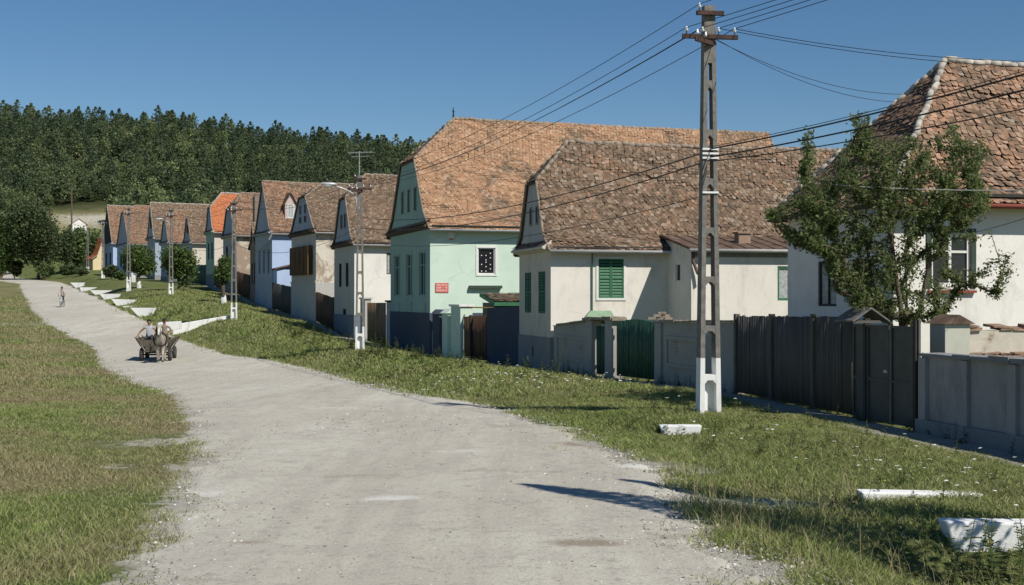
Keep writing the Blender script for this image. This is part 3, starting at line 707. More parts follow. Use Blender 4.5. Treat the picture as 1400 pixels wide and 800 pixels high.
    def finish(s, back_tiles=False):
        W, L, z0, ze = s.W, s.L, s.zb - 1.2, s.ze; t, org = s.t, s.org
        mb = MB(); s.panel(mb, s.Pside(), 0, L, z0, ze + .06, s.side_open)
        mb.add([s.P(0,W,z0), s.P(L,W,z0), s.P(L,W,ze+.06), s.P(0,W,ze+.06)], [(3,2,1,0)])
        gp = [(0, ze+.06)] + [(b, z - .05) for b, z in s.prof[1:]] + [(W - b, z - .05) for b, z in reversed(s.prof[1:-1])] + [(W, ze+.06)]
        mb.add([s.P(L,0,z0), s.P(L,W,z0)] + [s.P(L,b,z) for b, z in reversed(gp)], [tuple(range(len(gp) + 2))])
        mb.build('wall', MT[s.wallmat], t, org)
        fm = MB(); s.panel(fm, s.Pface(), 0, W, z0, ze + .06, s.face_open, flip=True)
        fm.build('front_wall', MT[s.facademat], t, org)
        for o in s.side_open: s.window(s.Pside(), *o[:4], **o[4])
        for o in s.face_open: s.window(s.Pface(), *o[:4], **o[4])
        if not s.fullhip:
            zt = s.zh if s.zh is not None else s.zr
            pts = [(b, z - .05) for b, z in gp[0:1]] + [(b, min(z, zt) - .0) for b, z in gp[1:-1] if z < zt - .06]
            pts = [p for p in pts if p[0] < W / 2]
            top = [(s.bh, zt - .05), (W - s.bh, zt - .05)] if s.zh is not None else [(W/2, zt - .06)]
            poly = pts + top + [(W - b, z) for b, z in reversed(pts)]
            g = MB(); n = len(poly); fr = [s.P(-.02, b, z) for b, z in poly]; bk = [s.P(.25, b, z) for b, z in poly]
            g.add(fr + bk, [tuple(reversed(range(n))), tuple(range(n, 2*n))] + [(i, (i+1) % n, n + (i+1) % n, n + i) for i in range(n)])
            s.gable = g.build('gable', MT[s.gablemat], t, org)
        if s.plh:
            q = MB(); k = .035; h = s.zb + s.plh
            q.hexa([s.P(-k,-k,z0), s.P(L,-k,z0), s.P(L,W+k,z0), s.P(-k,W+k,z0), s.P(-k,-k,h), s.P(L,-k,h), s.P(L,W+k,h), s.P(-k,W+k,h)])
            q.build('plinth', MT[s.plmat], t, org)
        # ---- roof: deck, tiles, ridge and verge
        fo = -s.fov; P = s.P
        near = [p for p in s.prof]
        if s.zh is not None and not s.fullhip:
            near = sorted(near + [(s.bh, s.zh)], key=lambda p: p[1])
        def a0(z):
            if s.zh is None or z <= s.zh: return fo
            return fo + (s.set - fo) * (z - s.zh) / (s.zr - s.zh)
        dk = MB(); th = .07
        for (b, z), (b2, z2) in zip(near[:-1], near[1:]):
            for mir in (0, 1):
                bb, bb2 = (b, b2) if not mir else (W - b, W - b2)
                q = [P(a0(z),bb,z), P(L+.15,bb,z), P(L+.15,bb2,z2), P(a0(z2),bb2,z2)]
                dk.hexa([v - Vector((0,0,th)) for v in q] + q)
        if s.zh is not None:
            b0 = s.bh; q = [P(fo,b0,s.zh), P(fo,W-b0,s.zh), P(s.set,W/2,s.zr)]; lo = [v - Vector((0,0,th)) for v in q]
            dk.add(q + lo, [(2,1,0),(3,4,5),(0,1,4,3),(1,2,5,4),(2,0,3,5)])
        roof = dk.build('roof', MT['deck'], t, org)
        ex = s.tw * .68; rows = []
        for (b, z), (b2, z2) in zip(s.prof[:-1], s.prof[1:]):
            ln = math.hypot(b2 - b, z2 - z); ub, uz = (b2 - b) / ln, (z2 - z) / ln; n = max(1, round(ln / ex))
            up = s.B * ub + Vector((0,0,uz)); nn = -s.B * uz + Vector((0,0,ub))
            for i in range(n):
                f = i / n; bb, zz = b + (b2 - b) * f, z + (z2 - z) * f
                rows.append((P(a0(zz + .5*ex*uz), bb, zz), s.A, L + .1 - a0(zz + .5*ex*uz), up, nn))
        lay_tiles('roof_tiles', rows, MT[s.tile], roof, s.tw, ex, org, s.jit, seed=int(abs(s.C.x) * 7) % 97)
        if s.zh is not None:
            rows = []; p0 = P(fo, W/2, s.zh); p1 = P(s.set, W/2, s.zr); v = p1 - p0; ln = v.length; up = v.normalized(); nn = (-s.B).cross(up)
            if nn.z < 0: nn = -nn
            n = max(1, round(ln / ex))
            for i in range(n):
                f = (i + .3) / n; h = (W / 2 - s.bh) * (1 - f); c = p0 + v * (i / n)
                rows.append((c + s.B * h, -s.B, 2 * h, up, nn))
            lay_tiles('hip_tiles', rows, MT[s.tile], roof, s.tw, ex, org, s.jit, seed=5)
        cp = MB()
        ridge = [P(s.set, W/2, s.zr + .03)]; nseg = 6
        for i in range(1, nseg + 1):
            f = i / nseg; ridge.append(P(s.set + (L + .1 - s.set) * f, W/2, s.zr + .03 - .07 * math.sin(math.pi * f) + random.gauss(0, .015)))
        cap_run(cp, ridge, .09)
        if s.zh is not None:
            for bb in (s.bh, W - s.bh): cap_run(cp, [P(fo, bb, s.zh + .03), P(s.set, W/2, s.zr + .03)], .08)
        cp.build('ridge_cap', MT[s.ridgem], roof, org, smooth=True)
        if not s.fullhip:
            for mir in (0, 1):
                vb = MB(); pl = [(b, z) for b, z in near if s.zh is None or z <= s.zh + 1e-6]
                vb.tube([P(fo - .01, b if not mir else W - b, z + .0) for b, z in pl], .05, 6)
                vb.build('verge_trim', MT[s.ridgem], roof, org)
        if s.gut:
            b, z = s.prof[0]; g = MB(); g.tube([P(fo - .02, b - .05, z - .02), P(L + .1, b - .05, z - .02)], .06, 8)
            g.build('gutter', MT[s.gut], t, org, smooth=True)
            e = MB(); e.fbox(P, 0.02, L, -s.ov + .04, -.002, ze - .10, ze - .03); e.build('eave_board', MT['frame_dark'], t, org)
        if s.corn:
            c = MB(); k = .34
            c.hexa([P(-k,-.06,ze-.10), P(.02,-.03,ze-.22), P(.02,W+.03,ze-.22), P(-k,W+.06,ze-.10), P(-k,-.06,ze-.04), P(.02,-.03,ze+.20), P(.02,W+.03,ze+.20), P(-k,W+.06,ze-.04)])
            co = c.build('cornice', MT['deck'] if s.corn == 'tile' else MT[s.facademat], t, org)
            rows = []; up = (P(.02,0,ze+.20) - P(-k,0,ze-.04)).normalized(); nn = (-s.B).cross(up); nn = nn if nn.z > 0 else -nn
            for i in range(3): rows.append((P(-k,W+.08,ze-.02) + up * (.145 * i), -s.B, W + .16, up, nn))
            lay_tiles('cornice_tiles', rows, MT[s.tile], co, s.tw, .15, org, seed=8, lift=.02)
        return s
    def box_part(s, name, mat, a0, a1, b0, b1, z0, z1, parent=None, mb=None):
        return MB().fbox(s.P, a0, a1, b0, b1, z0, z1).build(name, MT[mat], parent or s.t, s.org)
    def gable_windows(s, lst, mat='glass', frame='plinth_grey'):
        """small attic lights in the gable; offsets as fractions of W, heights in metres above the eave"""
        for f0, f1, h0, h1 in lst:
            f = MB(); u0, u1, w0, w1 = f0*s.W, f1*s.W, s.ze + h0, s.ze + h1; Pf = s.Pface(); k = .06
            f.fbox(Pf, u0-k, u0, .0, .06, w0-k, w1+k); f.fbox(Pf, u1, u1+k, .0, .06, w0-k, w1+k); f.fbox(Pf, u0, u1, .0, .058, w1, w1+k); f.fbox(Pf, u0, u1, .0, .058, w0-k, w0)
            wn = f.build('attic_window', MT[frame], s.t, s.org)
            MB().fbox(Pf, u0, u1, .015, .03, w0, w1).build('pane', MT[mat], wn, s.org)
def dormer(h, px0, px1, py_top, py_bot, mat, trim, face_side=True):
    """small gabled dormer on the sunny roof slope, its window facing the yard"""
    a0, a1 = h.a_at(px0), h.a_at(px1); am = (a0 + a1) / 2
    # stands where its sill meets the slope
    b = .2; best = min((abs(h.z_on(q) - h.z_at(py_bot, am, q)), q) for q in np.linspace(.1, h.W/2 - .2, 80))[1]
    z0 = h.z_on(best) - .1; z1 = h.z_at(py_top, am, best); hb = z0 + (z1 - z0) * .58; P = h.P; bb = h.W / 2 - .1
    m = MB(); m.hexa([P(a0,best,z0), P(a1,best,z0), P(a1,bb,z0), P(a0,bb,z0), P(a0,best,hb), P(a1,best,hb), P(a1,bb,hb), P(a0,bb,hb)])
    m.add([P(a0,best,hb), P(a1,best,hb), P(am,best,z1-.06)], [(0,1,2)])
    d = m.build('dormer', MT[mat], h.t, h.org)
    r = MB(); o = .18
    for e in (a0 - o, a1 + o):
        q = [P(e,best-.2,hb-.14), P(e,bb,hb-.14), P(am,bb,z1), P(am,best-.2,z1)]; r.hexa([v - Vector((0,0,.08)) for v in q] + q)
    r.build('dormer_roof', MT[trim], d, h.org)
    w0, w1 = a0 + (a1-a0)*.27, a1 - (a1-a0)*.27; Ps = lambda u, oo, w: P(u, best - oo, w)
    f = MB(); f.fbox(Ps, w0-.07, w0, 0, .05, z0+.2, hb); f.fbox(Ps, w1, w1+.07, 0, .05, z0+.2, hb); f.fbox(Ps, w0, w1, 0, .048, hb-.08, hb); f.fbox(Ps, w0, w1, 0, .048, z0+.2, z0+.28); f.fbox(Ps, (w0+w1)/2-.02, (w0+w1)/2+.02, .002, .046, z0+.28, hb-.08)
    f.build('dormer_window', MT['frame_white'], d, h.org)
    MB().fbox(Ps, w0, w1, .01, .02, z0+.28, hb-.08).build('pane', MT['curtain'], d, h.org)

# ---- the white house at the right behind the plank fence
h0 = House('house', 'white house with white mortared hip and red gutter behind the leafy garden tree', 1222, 28.3, .25, 1077, 262, 560, 1292, 84, None, 14, 'white', 'tile_patchy', plinth='plinth_grey', plh=.5,
           fullhip=True, ov=.40, fl=.7, m1=.9, tw=.165, ridge='mortar_white', gutter='gutter_red', cornice=False, zb=-2.55, jit=1.35, group='gabled houses along the village street')
h0.side_window(1273, 320, 1327, 391, frame='frame_white', surround=None, sill='gutter_red', fw=.07, mull=1, trans=.66)
h0.face_windows([(.50, .68, .47, .70)], frame='frame_dark', glass='curtain', trans=.0)
h0.face_windows([(.18, .36, .47, .70)], frame='frame_dark', glass='glass', trans=.0)
h0.finish()
u0, u1, w0, w1 = h0.side_open[0][:4]; Ps = h0.Pside(); q = MB(); k = .13
q.fbox(Ps, u0-k, u0, -.02, .03, w0-.05, w1+k); q.fbox(Ps, u1, u1+k, -.02, .03, w0-.05, w1+k); q.fbox(Ps, u0, u1, -.02, .028, w1, w1+k)
q.build('window_casing', MT['frame_dkgreen'], h0.t, h0.org)
H = h0.ze - h0.zb; h0.box_part('string_course', 'white', -.05, 0.0, -.05, h0.W, h0.zb + .38*H, h0.zb + .42*H)
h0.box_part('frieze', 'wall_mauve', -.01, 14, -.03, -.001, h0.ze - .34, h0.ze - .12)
# ---- cream cottage with green shutters and its metal roofed wing
h1 = House('house', 'cream cottage with green louvred shutters and a low metal roofed side wing', 753, 46, .25, 710, 336, 508, 776, 195, (735, 250), 14.5, 'cream', 'tile_rough', gable='greywash', facade='cream_far',  # street front in a darker cream than the side: shade put into its colour
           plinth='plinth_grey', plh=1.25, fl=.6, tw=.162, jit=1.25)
h1.side_window(818, 354, 852.5, 407.5, frame='frame_green', surround='frame_white', shutters='frame_green', mull=1, trans=0)
h1.face_windows([(.16, .36, .46, .80), (.60, .80, .46, .80)], frame='frame_green', shutters='frame_green', trans=0)
h1.finish(); h1.gable_windows([(.36, .41, .95, 1.55), (.56, .61, .95, 1.55)])
aw = h1.a_at(913); kk = KX(945); q = h1.C + h1.A * aw; kb = (kk * q.y - q.x) / (-h1.B.x + kk * h1.B.y)
awe = 13.6; zwe = h1.z_at(341, aw, -kb)
mb = MB(); a10, a11, z10, z11 = h1.a_at(1063, -kb), h1.a_at(1082, -kb), h1.z_at(411, aw + 3, -kb), h1.z_at(364, aw + 3, -kb)
Pw = lambda u, o, w_: h1.P(u, -kb - o, w_); Pl = lambda u, o, w_: h1.P(aw - o, u, w_)
h1.panel(mb, Pw, aw, awe, h1.zb - 1, zwe, [(a10, a11, z10, z11)])
b0, b1 = h1.b_at(930, aw), h1.b_at(923, aw); zs0, zs1 = h1.z_at(385, aw, b0), h1.z_at(360, aw, b0)
h1.panel(mb, Pl, -kb, 0, h1.zb - 1, zwe, [(b0, b1, zs0, zs1)], flip=True)
mb.add([h1.P(aw,-kb,zwe), h1.P(aw,0,zwe), h1.P(aw,.3,h1.ze+.30), h1.P(aw,.3,zwe)], [(0,1,3),(0,3,2)])
mb.add([h1.P(awe,-kb,h1.zb-1), h1.P(awe,0,h1.zb-1), h1.P(awe,0,zwe+.3), h1.P(awe,-kb,zwe)], [(0,1,2,3)])
mb.build('wing_wall', MT['cream'], h1.t, h1.org)
h1.window(Pw, a10, a11, z10, z11, frame='frame_green', glass='curtain', mull=0, trans=0, fw=.09)
h1.window(Pl, b0, b1, zs0, zs1, frame='frame_white', glass='glass', mull=0, trans=0, fw=.05)
r = MB(); zt = h1.ze + .46
def wr(a, f): return h1.P(a, .42 + (-kb - .28 - .42) * f, zt + (zwe + .03 - zt) * f)
qd = [wr(aw - .18, 0), wr(awe, 0), wr(awe, 1), wr(aw - .18, 1)]; r.hexa([v - Vector((0,0,.05)) for v in qd] + qd)
a = aw - .15
while a < awe: r.tube([wr(a, 0) + Vector((0,0,.015)), wr(a, 1) + Vector((0,0,.015))], .02, 4); a += .55
wroof = r.build('wing_roof', MT['rust'], h1.t, h1.org)
g = MB(); g.tube([wr(aw - .2, 1.02) - Vector((0,0,.06)), wr(awe, 1.02) - Vector((0,0,.06))], .06, 8); g.build('wing_gutter', MT['gutter'], h1.t, h1.org, smooth=True)
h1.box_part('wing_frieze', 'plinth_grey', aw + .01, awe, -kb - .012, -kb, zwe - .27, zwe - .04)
c = MB(); ca = h1.a_at(1004, -1); cb = h1.a_at(1020, -1); zc = h1.z_at(320, ca, -1); c.fbox(h1.P, ca, cb, -1.4, -1.0, zwe - .1, zc); c.fbox(h1.P, ca-.06, cb+.06, -1.46, -.94, zc + .001, zc + .07)
c.build('chimney', peeling('sooty chimney brick', (.35,.24,.17), (.36,.22,.14), .6), h1.t, h1.org)
d = MB(); pa = h1.a_at(809); d.tube([h1.P(pa, -.06, h1.ze - .1), h1.P(pa, -.06, h1.zb)], .025, 6); d.build('downpipe', MT['frame_green'], h1.t, h1.org)
d = MB(); d.tube([h1.P(aw+.02,-kb-.10,zwe-.05), h1.P(aw+.03,-kb-.12,zwe-.45), h1.P(aw+.18,-kb-.16,zwe-.85), h1.P(aw+.32,-kb-.3,zwe-1.05)], .06, 8); d.build('rain_spout', MT['rust'], h1.t, h1.org, smooth=True)
h1.box_part('vent', 'black', -.045, -.03, h1.W*.5, h1.W*.5+.14, h1.zb+.45, h1.zb+.85)
# ---- the tall mint green house
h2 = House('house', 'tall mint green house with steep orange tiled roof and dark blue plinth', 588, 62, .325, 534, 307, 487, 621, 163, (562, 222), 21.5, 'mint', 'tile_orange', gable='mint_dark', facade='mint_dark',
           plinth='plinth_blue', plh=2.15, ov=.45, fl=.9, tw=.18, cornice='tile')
h2.side_window(653, 339, 677, 375, frame='frame_white', glass='glass', surround='frame_white', mull=0, trans=0, fw=.06)
h2.face_windows([(.10, .24, .46, .80), (.42, .56, .46, .80), (.74, .88, .46, .80)], frame='mint_dark', glass='glass', surround='mint_dark', trans=.7)
h2.finish(); h2.gable_windows([(.30, .36, .9, 2.1), (.46, .52, .9, 2.1), (.62, .68, .9, 2.1)], 'glass', 'mint_dark')
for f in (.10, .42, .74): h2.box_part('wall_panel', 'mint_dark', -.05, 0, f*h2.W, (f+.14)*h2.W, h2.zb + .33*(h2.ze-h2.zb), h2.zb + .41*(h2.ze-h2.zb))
a0, a1, z0, z1 = h2.side_rect(641, 390.5, 685, 394.5); h2.box_part('window_ledge', 'frame_dkgreen', a0, a1, -.22, 0, z0, z1)
a0, a1, z0, z1 = h2.side_rect(613.5, 317, 620, 326); h2.box_part('alarm_box', 'frame_white', a0, a1, -.14, 0, z0, z1); h2.box_part('alarm_light', 'red_sign', a0+.03, a1-.03, -.10, -.02, z0-.07, z0-.001)
# small coloured sun-catchers hung behind the window pane
wa0, wa1, wz0, wz1 = h2.side_open[0][:4]; mbq = MB()
for i in range(3):
    for j in range(9):
        if random.random() < .45:
            uu = wa0 + (wa1-wa0)*(.25+.25*i); ww = wz0 + (wz1-wz0)*(.12+.085*j); mbq.fbox(h2.Pside(), uu-.025, uu+.025, -.078, -.072, ww-.025, ww+.025)
mbq.build('window_ornament', MT['sign_white'], h2.t, h2.org)
fin = MB(); p = h2.P(h2.set - .05, h2.W/2, h2.zr + .08); fin.tube([p, p + Vector((0,0,.55))], [.05, .018], 6); fin.ball(p + Vector((0,0,.34)), .06); fin.build('finial', MT['black'], h2.t, h2.org)
# red wall sign with three lines of white lettering, too worn to read
a0, a1, z0, z1 = h2.side_rect(595, 387, 613, 400)
sg = thing('wall_sign', h2.P((a0+a1)/2, 0, z0), 'small faded red sign with three lines of white lettering on mint green wall', 'sign')
so_ = h2.P((a0+a1)/2, 0, z0)
MB().fbox(h2.Pside(), a0, a1, .01, .035, z0, z1).build('board', MT['red_sign'], sg, so_)
lt = MB(); rs = random.Random(4)
for row in range(3):
    zc = z1 - (z1-z0)*(.2 + .29*row); u = a0 + .06; hh = (z1-z0)*.085
    while u < a1 - .07:
        ww = rs.uniform(.02, .04)
        if rs.random() < .9:
            lt.fbox(h2.Pside(), u, u+.012, .036, .039, zc-hh, zc+hh)
            if rs.random() < .6: lt.fbox(h2.Pside(), u+.013, u+ww, .036, .039, zc+hh*.45, zc+hh)
            if rs.random() < .6: lt.fbox(h2.Pside(), u+.013, u+ww, .036, .039, zc-hh, zc-hh*.45)
        u += ww + .014
lt.build('lettering', MT['sign_white'], sg, so_)
# ---- houses further up the street
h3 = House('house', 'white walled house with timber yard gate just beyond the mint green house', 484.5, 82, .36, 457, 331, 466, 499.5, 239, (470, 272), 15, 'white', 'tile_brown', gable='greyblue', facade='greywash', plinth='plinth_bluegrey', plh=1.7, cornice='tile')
h3.side_window(528.5, 346, 539, 375, frame='frame_dark', glass='curtain', mull=1, trans=0)
h3.face_windows([(.28, .42, .55, .80), (.62, .76, .55, .80), (.40, .56, .06, .32)], frame='frame_dark', glass='glass', trans=0)
h3.finish(); h3.gable_windows([(.38, .46, 1.1, 2.0), (.56, .64, 1.1, 2.0)])
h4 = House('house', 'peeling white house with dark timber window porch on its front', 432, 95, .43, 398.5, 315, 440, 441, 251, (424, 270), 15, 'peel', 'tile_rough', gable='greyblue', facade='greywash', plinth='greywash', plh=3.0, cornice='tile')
h4.finish()
for f in (.36, .56):
    h4.gable_windows([(f, f+.09, .8, 1.3), (f+.01, f+.08, 1.5, 2.2)], 'black', 'greyblue')
H = h4.ze - h4.zb; p_ = h4.box_part('timber_porch', 'wood_box', -.35, -.01, .12*h4.W, .88*h4.W, h4.zb + .52*H, h4.zb + .84*H)
for f in (.12, .30, .48, .66, .86): MB().fbox(h4.P, -.39, -.35, f*h4.W, f*h4.W+.12, h4.zb+.52*H, h4.zb+.84*H).build('porch_post', MT['wood_yellow' if f == .12 else 'wood_box'], p_, h4.org)
h4.box_part('string_course', 'greywash', -.09, -.03, -.05, h4.W, h4.zb + 3.0, h4.zb + 3.15)
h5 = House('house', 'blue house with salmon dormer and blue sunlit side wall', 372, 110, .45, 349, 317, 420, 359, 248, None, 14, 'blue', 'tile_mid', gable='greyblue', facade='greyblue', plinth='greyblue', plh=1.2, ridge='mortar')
h5.face_windows([(.15, .27, .45, .78), (.42, .54, .45, .78), (.68, .80, .45, .78)], frame='greyblue', glass='glass', trans=0)
h5.finish(); dormer(h5, 394, 409, 263, 300, MT and 'shirt_pink', 'tile_mid')
dp = MB(); z = h5.prof[0][1]; dp.tube([h5.P(-.1,-.4,z), h5.P(-.3,-.2,z-.5), h5.P(-.5,3.2,z-1.5)], .07, 6); dp.build('rain_pipe', MT['gutter'], h5.t, h5.org)
hb = House('house', 'narrow brown brick house front squeezed before the blue house', 351, 116.5, .45, 342, 337, 410, 353, 305, None, 6, 'brick_brown', 'tile_brown', facade='brick_brown', plinth='brick_brown', plh=.6, gutter=None, cornice=False)
hb.face_windows([(.2, .4, .3, .7), (.6, .8, .3, .7)], frame='frame_dark', glass='glass', trans=0); hb.finish()
hb.box_part('chimney', 'brick_brown', .2, 1.0, hb.W - 1.1, hb.W - .2, hb.ze, hb.zr + 2.6)
h6 = House('house', 'grey fronted house with orange brown roof and brick showing on its side wall', 323, 125, .45, 305, 320, 402, 330, 264, (313, 286), 13, 'peel_brick', 'tile_mid', gable='greyblue', facade='greywash', plinth='plinth_grey', plh=1.2)
h6.face_windows([(.22, .38, .48, .82), (.62, .78, .48, .82)], frame='frame_dark', glass='glass', trans=0); h6.finish()
h7 = House('house', 'house with bright new red roof and green front', 293, 137, .47, 281.5, 316, 392, 303, 264, (287, 284), 13, 'cream_far', 'tile_red', gable='greyblue', facade='mint_dark', plinth='plinth_bluegrey', plh=1.4, ridge='mortar_white')
h7.face_windows([(.2, .36, .5, .8), (.6, .76, .5, .8)], frame='frame_dark', glass='glass', trans=0); h7.finish()
h8 = House('house', 'small grey white house beside the green fronted red roofed house', 263, 152, .5, 251, 331, 391, 270, 288, (256, 300), 12, 'cream_far', 'tile_brown', gable='greyblue', facade='greyblue', plinth='plinth_grey', plh=1.0)
h8.face_windows([(.2, .4, .48, .8), (.6, .8, .48, .8)], frame='frame_dark', glass='glass', trans=0); h8.finish(); h8.gable_windows([(.4, .6, 1.2, 2.2)])
h9 = House('house', 'house with narrow blue grey gable behind the two round street trees', 232, 163, .5, 220, 331, 388, 240, 287, (226, 300), 14, 'greyblue', 'tile_mid', gable='greyblue', facade='greyblue', plinth='plinth_grey', plh=1.0); h9.finish()
h10 = House('house', 'tall brown roofed house with white mortared gable edge behind street trees', 212, 178, .5, 201.5, 325, 386, 209, 277, None, 16, 'greyblue', 'tile_brown', gable='greyblue', facade='greyblue', plinth='plinth_grey', plh=1.0, ridge='mortar_white'); h10.finish(); h10.gable_windows([(.4, .6, 1.5, 3.0)])
h12 = House('house', 'blue walled house with grey gabled attic between two street poles', 177, 190, .5, 160, 333, 384, 186, 281, (168, 291), 15, 'greyblue', 'tile_mid', gable='greyblue', facade='blue', plinth='plinth_grey', plh=1.0)
h12.face_windows([(.2, .34, .4, .75), (.6, .74, .4, .75)], frame='frame_dark', glass='glass', trans=0); h12.finish()
h11 = House('house', 'last house of the row with open dark gable and brown roof', 154.5, 203, .5, 141, 332, 383, 141, 281, None, 14, 'blue', 'tile_mid', gable='frame_dark', facade='blue', plinth='plinth_grey', plh=1.0, ridge='mortar_white')
h11.face_windows([(.2, .34, .4, .75), (.6, .74, .4, .75)], frame='frame_dark', glass='glass', trans=0); h11.finish()
hc = House('cottage', 'small yellow gabled cottage with red roof beyond the row at road end', 127, 234, 0, 154, 353, 373, 141, 325, None, 10, 'yellow', 'tile_red', gable='yellow', facade='yellow', plinth='plinth_grey', plh=.5, cornice=False, gutter=None, group=None, axes=((-.62, .78), (.78, .62)), ridge='mortar_white', front_ov=.4)
hc.finish()
hd = House('farmhouse', 'white gabled farmhouse high on the slope before the wood', 98, 285, 0, 118, 306, 314, 108, 299, None, 9, 'white', 'tile_brown', gable='white', facade='white', plh=0, cornice=False, gutter=None, group=None, axes=((-.4, .92), (.92, .4)))
hd.finish()
# ------------------------------------------------------------------ yard walls, fences and gates along the house line
def at_line(px, p0, p1):
    k = KX(px); d = (p1[0] - p0[0], p1[1] - p0[1]); t = (k * p0[1] - p0[0]) / (d[0] - k * d[1])
    return Vector((p0[0] + d[0] * t, p0[1] + d[1] * t, 0))
LA, LB = (13 - .25 * 46, 46.0), (13 - .25 * 12, 12.0)      # street line of the near yards
L1 = lambda px: at_line(px, LA, LB)
zpx = lambda p, py: (HY - py) / F * p.y
def seg_frame(p0, p1):
    """frame along a wall: u from p0 towards p1, o outward to the street, w up"""
    d = (p1 - p0); d.z = 0; d.normalize(); nrm = Vector((d.y, -d.x, 0))
    if nrm.x > 0: nrm = -nrm
    return (lambda u, o, w_: Vector((p0.x + d.x*u + nrm.x*o, p0.y + d.y*u + nrm.y*o, w_))), (p1 - p0).to_2d().length
def gz(p): return float(ground(p.x, p.y))
def masonry(name, label, cat, p0, p1, zt0, zt1, mat, th=.28, cap=None, capm='stone', group=None, panels=(), pil=(), pilm=None):
    P, L = seg_frame(p0, p1); zb0, zb1 = gz(p0) - .5, gz(p1) - .5; z0 = gz(p0)
    t = thing(name, (p0.x, p0.y, z0), label, cat, group); org = Vector((p0.x, p0.y, z0)); m = MB()
    m.hexa([P(0,0,zb0), P(L,0,zb1), P(L,-th,zb1), P(0,-th,zb0), P(0,0,zt0), P(L,0,zt1), P(L,-th,zt1), P(0,-th,zt0)])
    m.build('masonry', MT[mat], t, org)
    zt = lambda u: zt0 + (zt1 - zt0) * u / L
    if cap:
        c = MB(); e = .07; n = max(2, int(L / .5)); js = [random.gauss(0, .012) for _ in range(n + 1)]
        for i in range(n):
            a, b = L * i / n, L * (i + 1) / n - .006; j, j2 = js[i], js[i] + random.gauss(0, .008)
            c.hexa([P(a,e+j,zt(a)+.003), P(b,e+j2,zt(b)+.003), P(b,-th-e,zt(b)+.003), P(a,-th-e,zt(a)+.003), P(a,e+j,zt(a)+cap+j), P(b,e+j2,zt(b)+cap+j2), P(b,-th-e,zt(b)+cap+j2*.5), P(a,-th-e,zt(a)+cap+j*.5)])
        c.build('coping', MT[capm], t, org)
    for a, b, lo, hi in panels:       # raised plaster band round a recessed field
        q = MB(); k = .10; za, zb_ = gz(p0) + lo, zt(0) - hi
        q.fbox(P, a, a+k, .003, .045, za, zb_); q.fbox(P, b-k, b, .003, .045, za, zb_); q.fbox(P, a+k, b-k, .003, .043, za, za+k); q.fbox(P, a+k, b-k, .003, .043, zb_-k, zb_)
        q.build('plaster_band', MT[mat], t, org)
    for u, wd in pil:
        q = MB(); q.hexa([P(u-wd/2,.003,zb0), P(u+wd/2,.003,zb0), P(u+wd/2,.07,zb0), P(u-wd/2,.07,zb0), P(u-wd/2,.003,zt(u)-.02), P(u+wd/2,.003,zt(u)-.02), P(u+wd/2,.07,zt(u)-.02), P(u-wd/2,.07,zt(u)-.02)])
        q.build('pilaster', MT[pilm or mat], t, org)
    return t, P, L, org
def pillar(label, p, d, wd, zt, mat, cap='flat', capm='white_paint', group=None, dep=None):
    q = p + d.normalized() * wd; P, L = seg_frame(p, q); z0 = gz(p); org = Vector((p.x, p.y, z0)); dep = dep or wd
    t = thing('gate_pillar', org, label, 'pillar', group); MB().fbox(P, 0, wd, -dep + .06, .06, z0 - .4, zt).build('shaft', MT[mat], t, org, bevel=.012)
    c = MB(); e = .08
    if cap == 'flat': c.fbox(P, -e, wd+e, -dep-.02, .14, zt + .002, zt + .10)
    elif cap == 'gable':
        c.hexa([P(-e,.14,zt), P(wd+e,.14,zt), P(wd+e,-dep-.02,zt), P(-e,-dep-.02,zt), P(-e,-dep/2+.08,zt+.22), P(wd+e,-dep/2+.08,zt+.22), P(wd+e,-dep/2+.04,zt+.22), P(-e,-dep/2+.04,zt+.22)])
    c.build('cap', MT[capm], t, org); return t
def board_run(name, label, cat, p0, p1, zt0, zt1, mat, bw=.13, gap=.006, posts=(), group=None, part='board_panel', clear=.06, th=.03, rails=True, postm='frame_dark', arch=0, wav=.02, boards=None, off=0.0):
    P, L = seg_frame(p0, p1); z0 = gz(p0); org = Vector((p0.x, p0.y, z0)); t = thing(name, org, label, cat, group)
    zg = lambda u: gz(P(u, 0, 0)) + clear; zt = lambda u: zt0 + (zt1 - zt0) * u / L + arch * math.sin(math.pi * u / L)
    V = []; Fc = []; R = []; u = 0
    while u < L - .03:
        b = min(L, u + bw * random.uniform(.85, 1.12)); o = random.gauss(0, .006) + off; dz = random.gauss(0, wav); k = len(V)
        V += [P(u+gap,o,zg(u)), P(b,o,zg(b)), P(b,o-th,zg(b)), P(u+gap,o-th,zg(u)), P(u+gap,o,zt(u)+dz), P(b,o,zt(b)+dz), P(b,o-th,zt(b)+dz), P(u+gap,o-th,zt(u)+dz)]
        Fc += [tuple(k + i for i in f) for f in [(3,2,1,0),(4,5,6,7),(0,1,5,4),(1,2,6,5),(2,3,7,6),(3,0,4,7)]]; R += [random.random()] * 6; u = b
    me = np_mesh(part, [tuple(v - org) for v in V], Fc, R); link_mesh(part, me, MT[mat], t)
    if rails:
        r = MB()
        for f in (.18, .8):
            q = lambda u: zg(u) + (zt(u) - zg(u)) * f
            r.hexa([P(0,-th-.05+off,q(0)), P(L,-th-.05+off,q(L)), P(L,-th-.01+off,q(L)), P(0,-th-.01+off,q(0)), P(0,-th-.05+off,q(0)+.1), P(L,-th-.05+off,q(L)+.1), P(L,-th-.01+off,q(L)+.1), P(0,-th-.01+off,q(0)+.1)])
        r.build('rail', MT[mat], t, org)
    for u in posts: MB().fbox(P, u-.06, u+.06, -.06, .05, zg(u) - .5, zt(u) + .05).build('post', MT[postm], t, org)
    return t, P, L, org, zg, zt
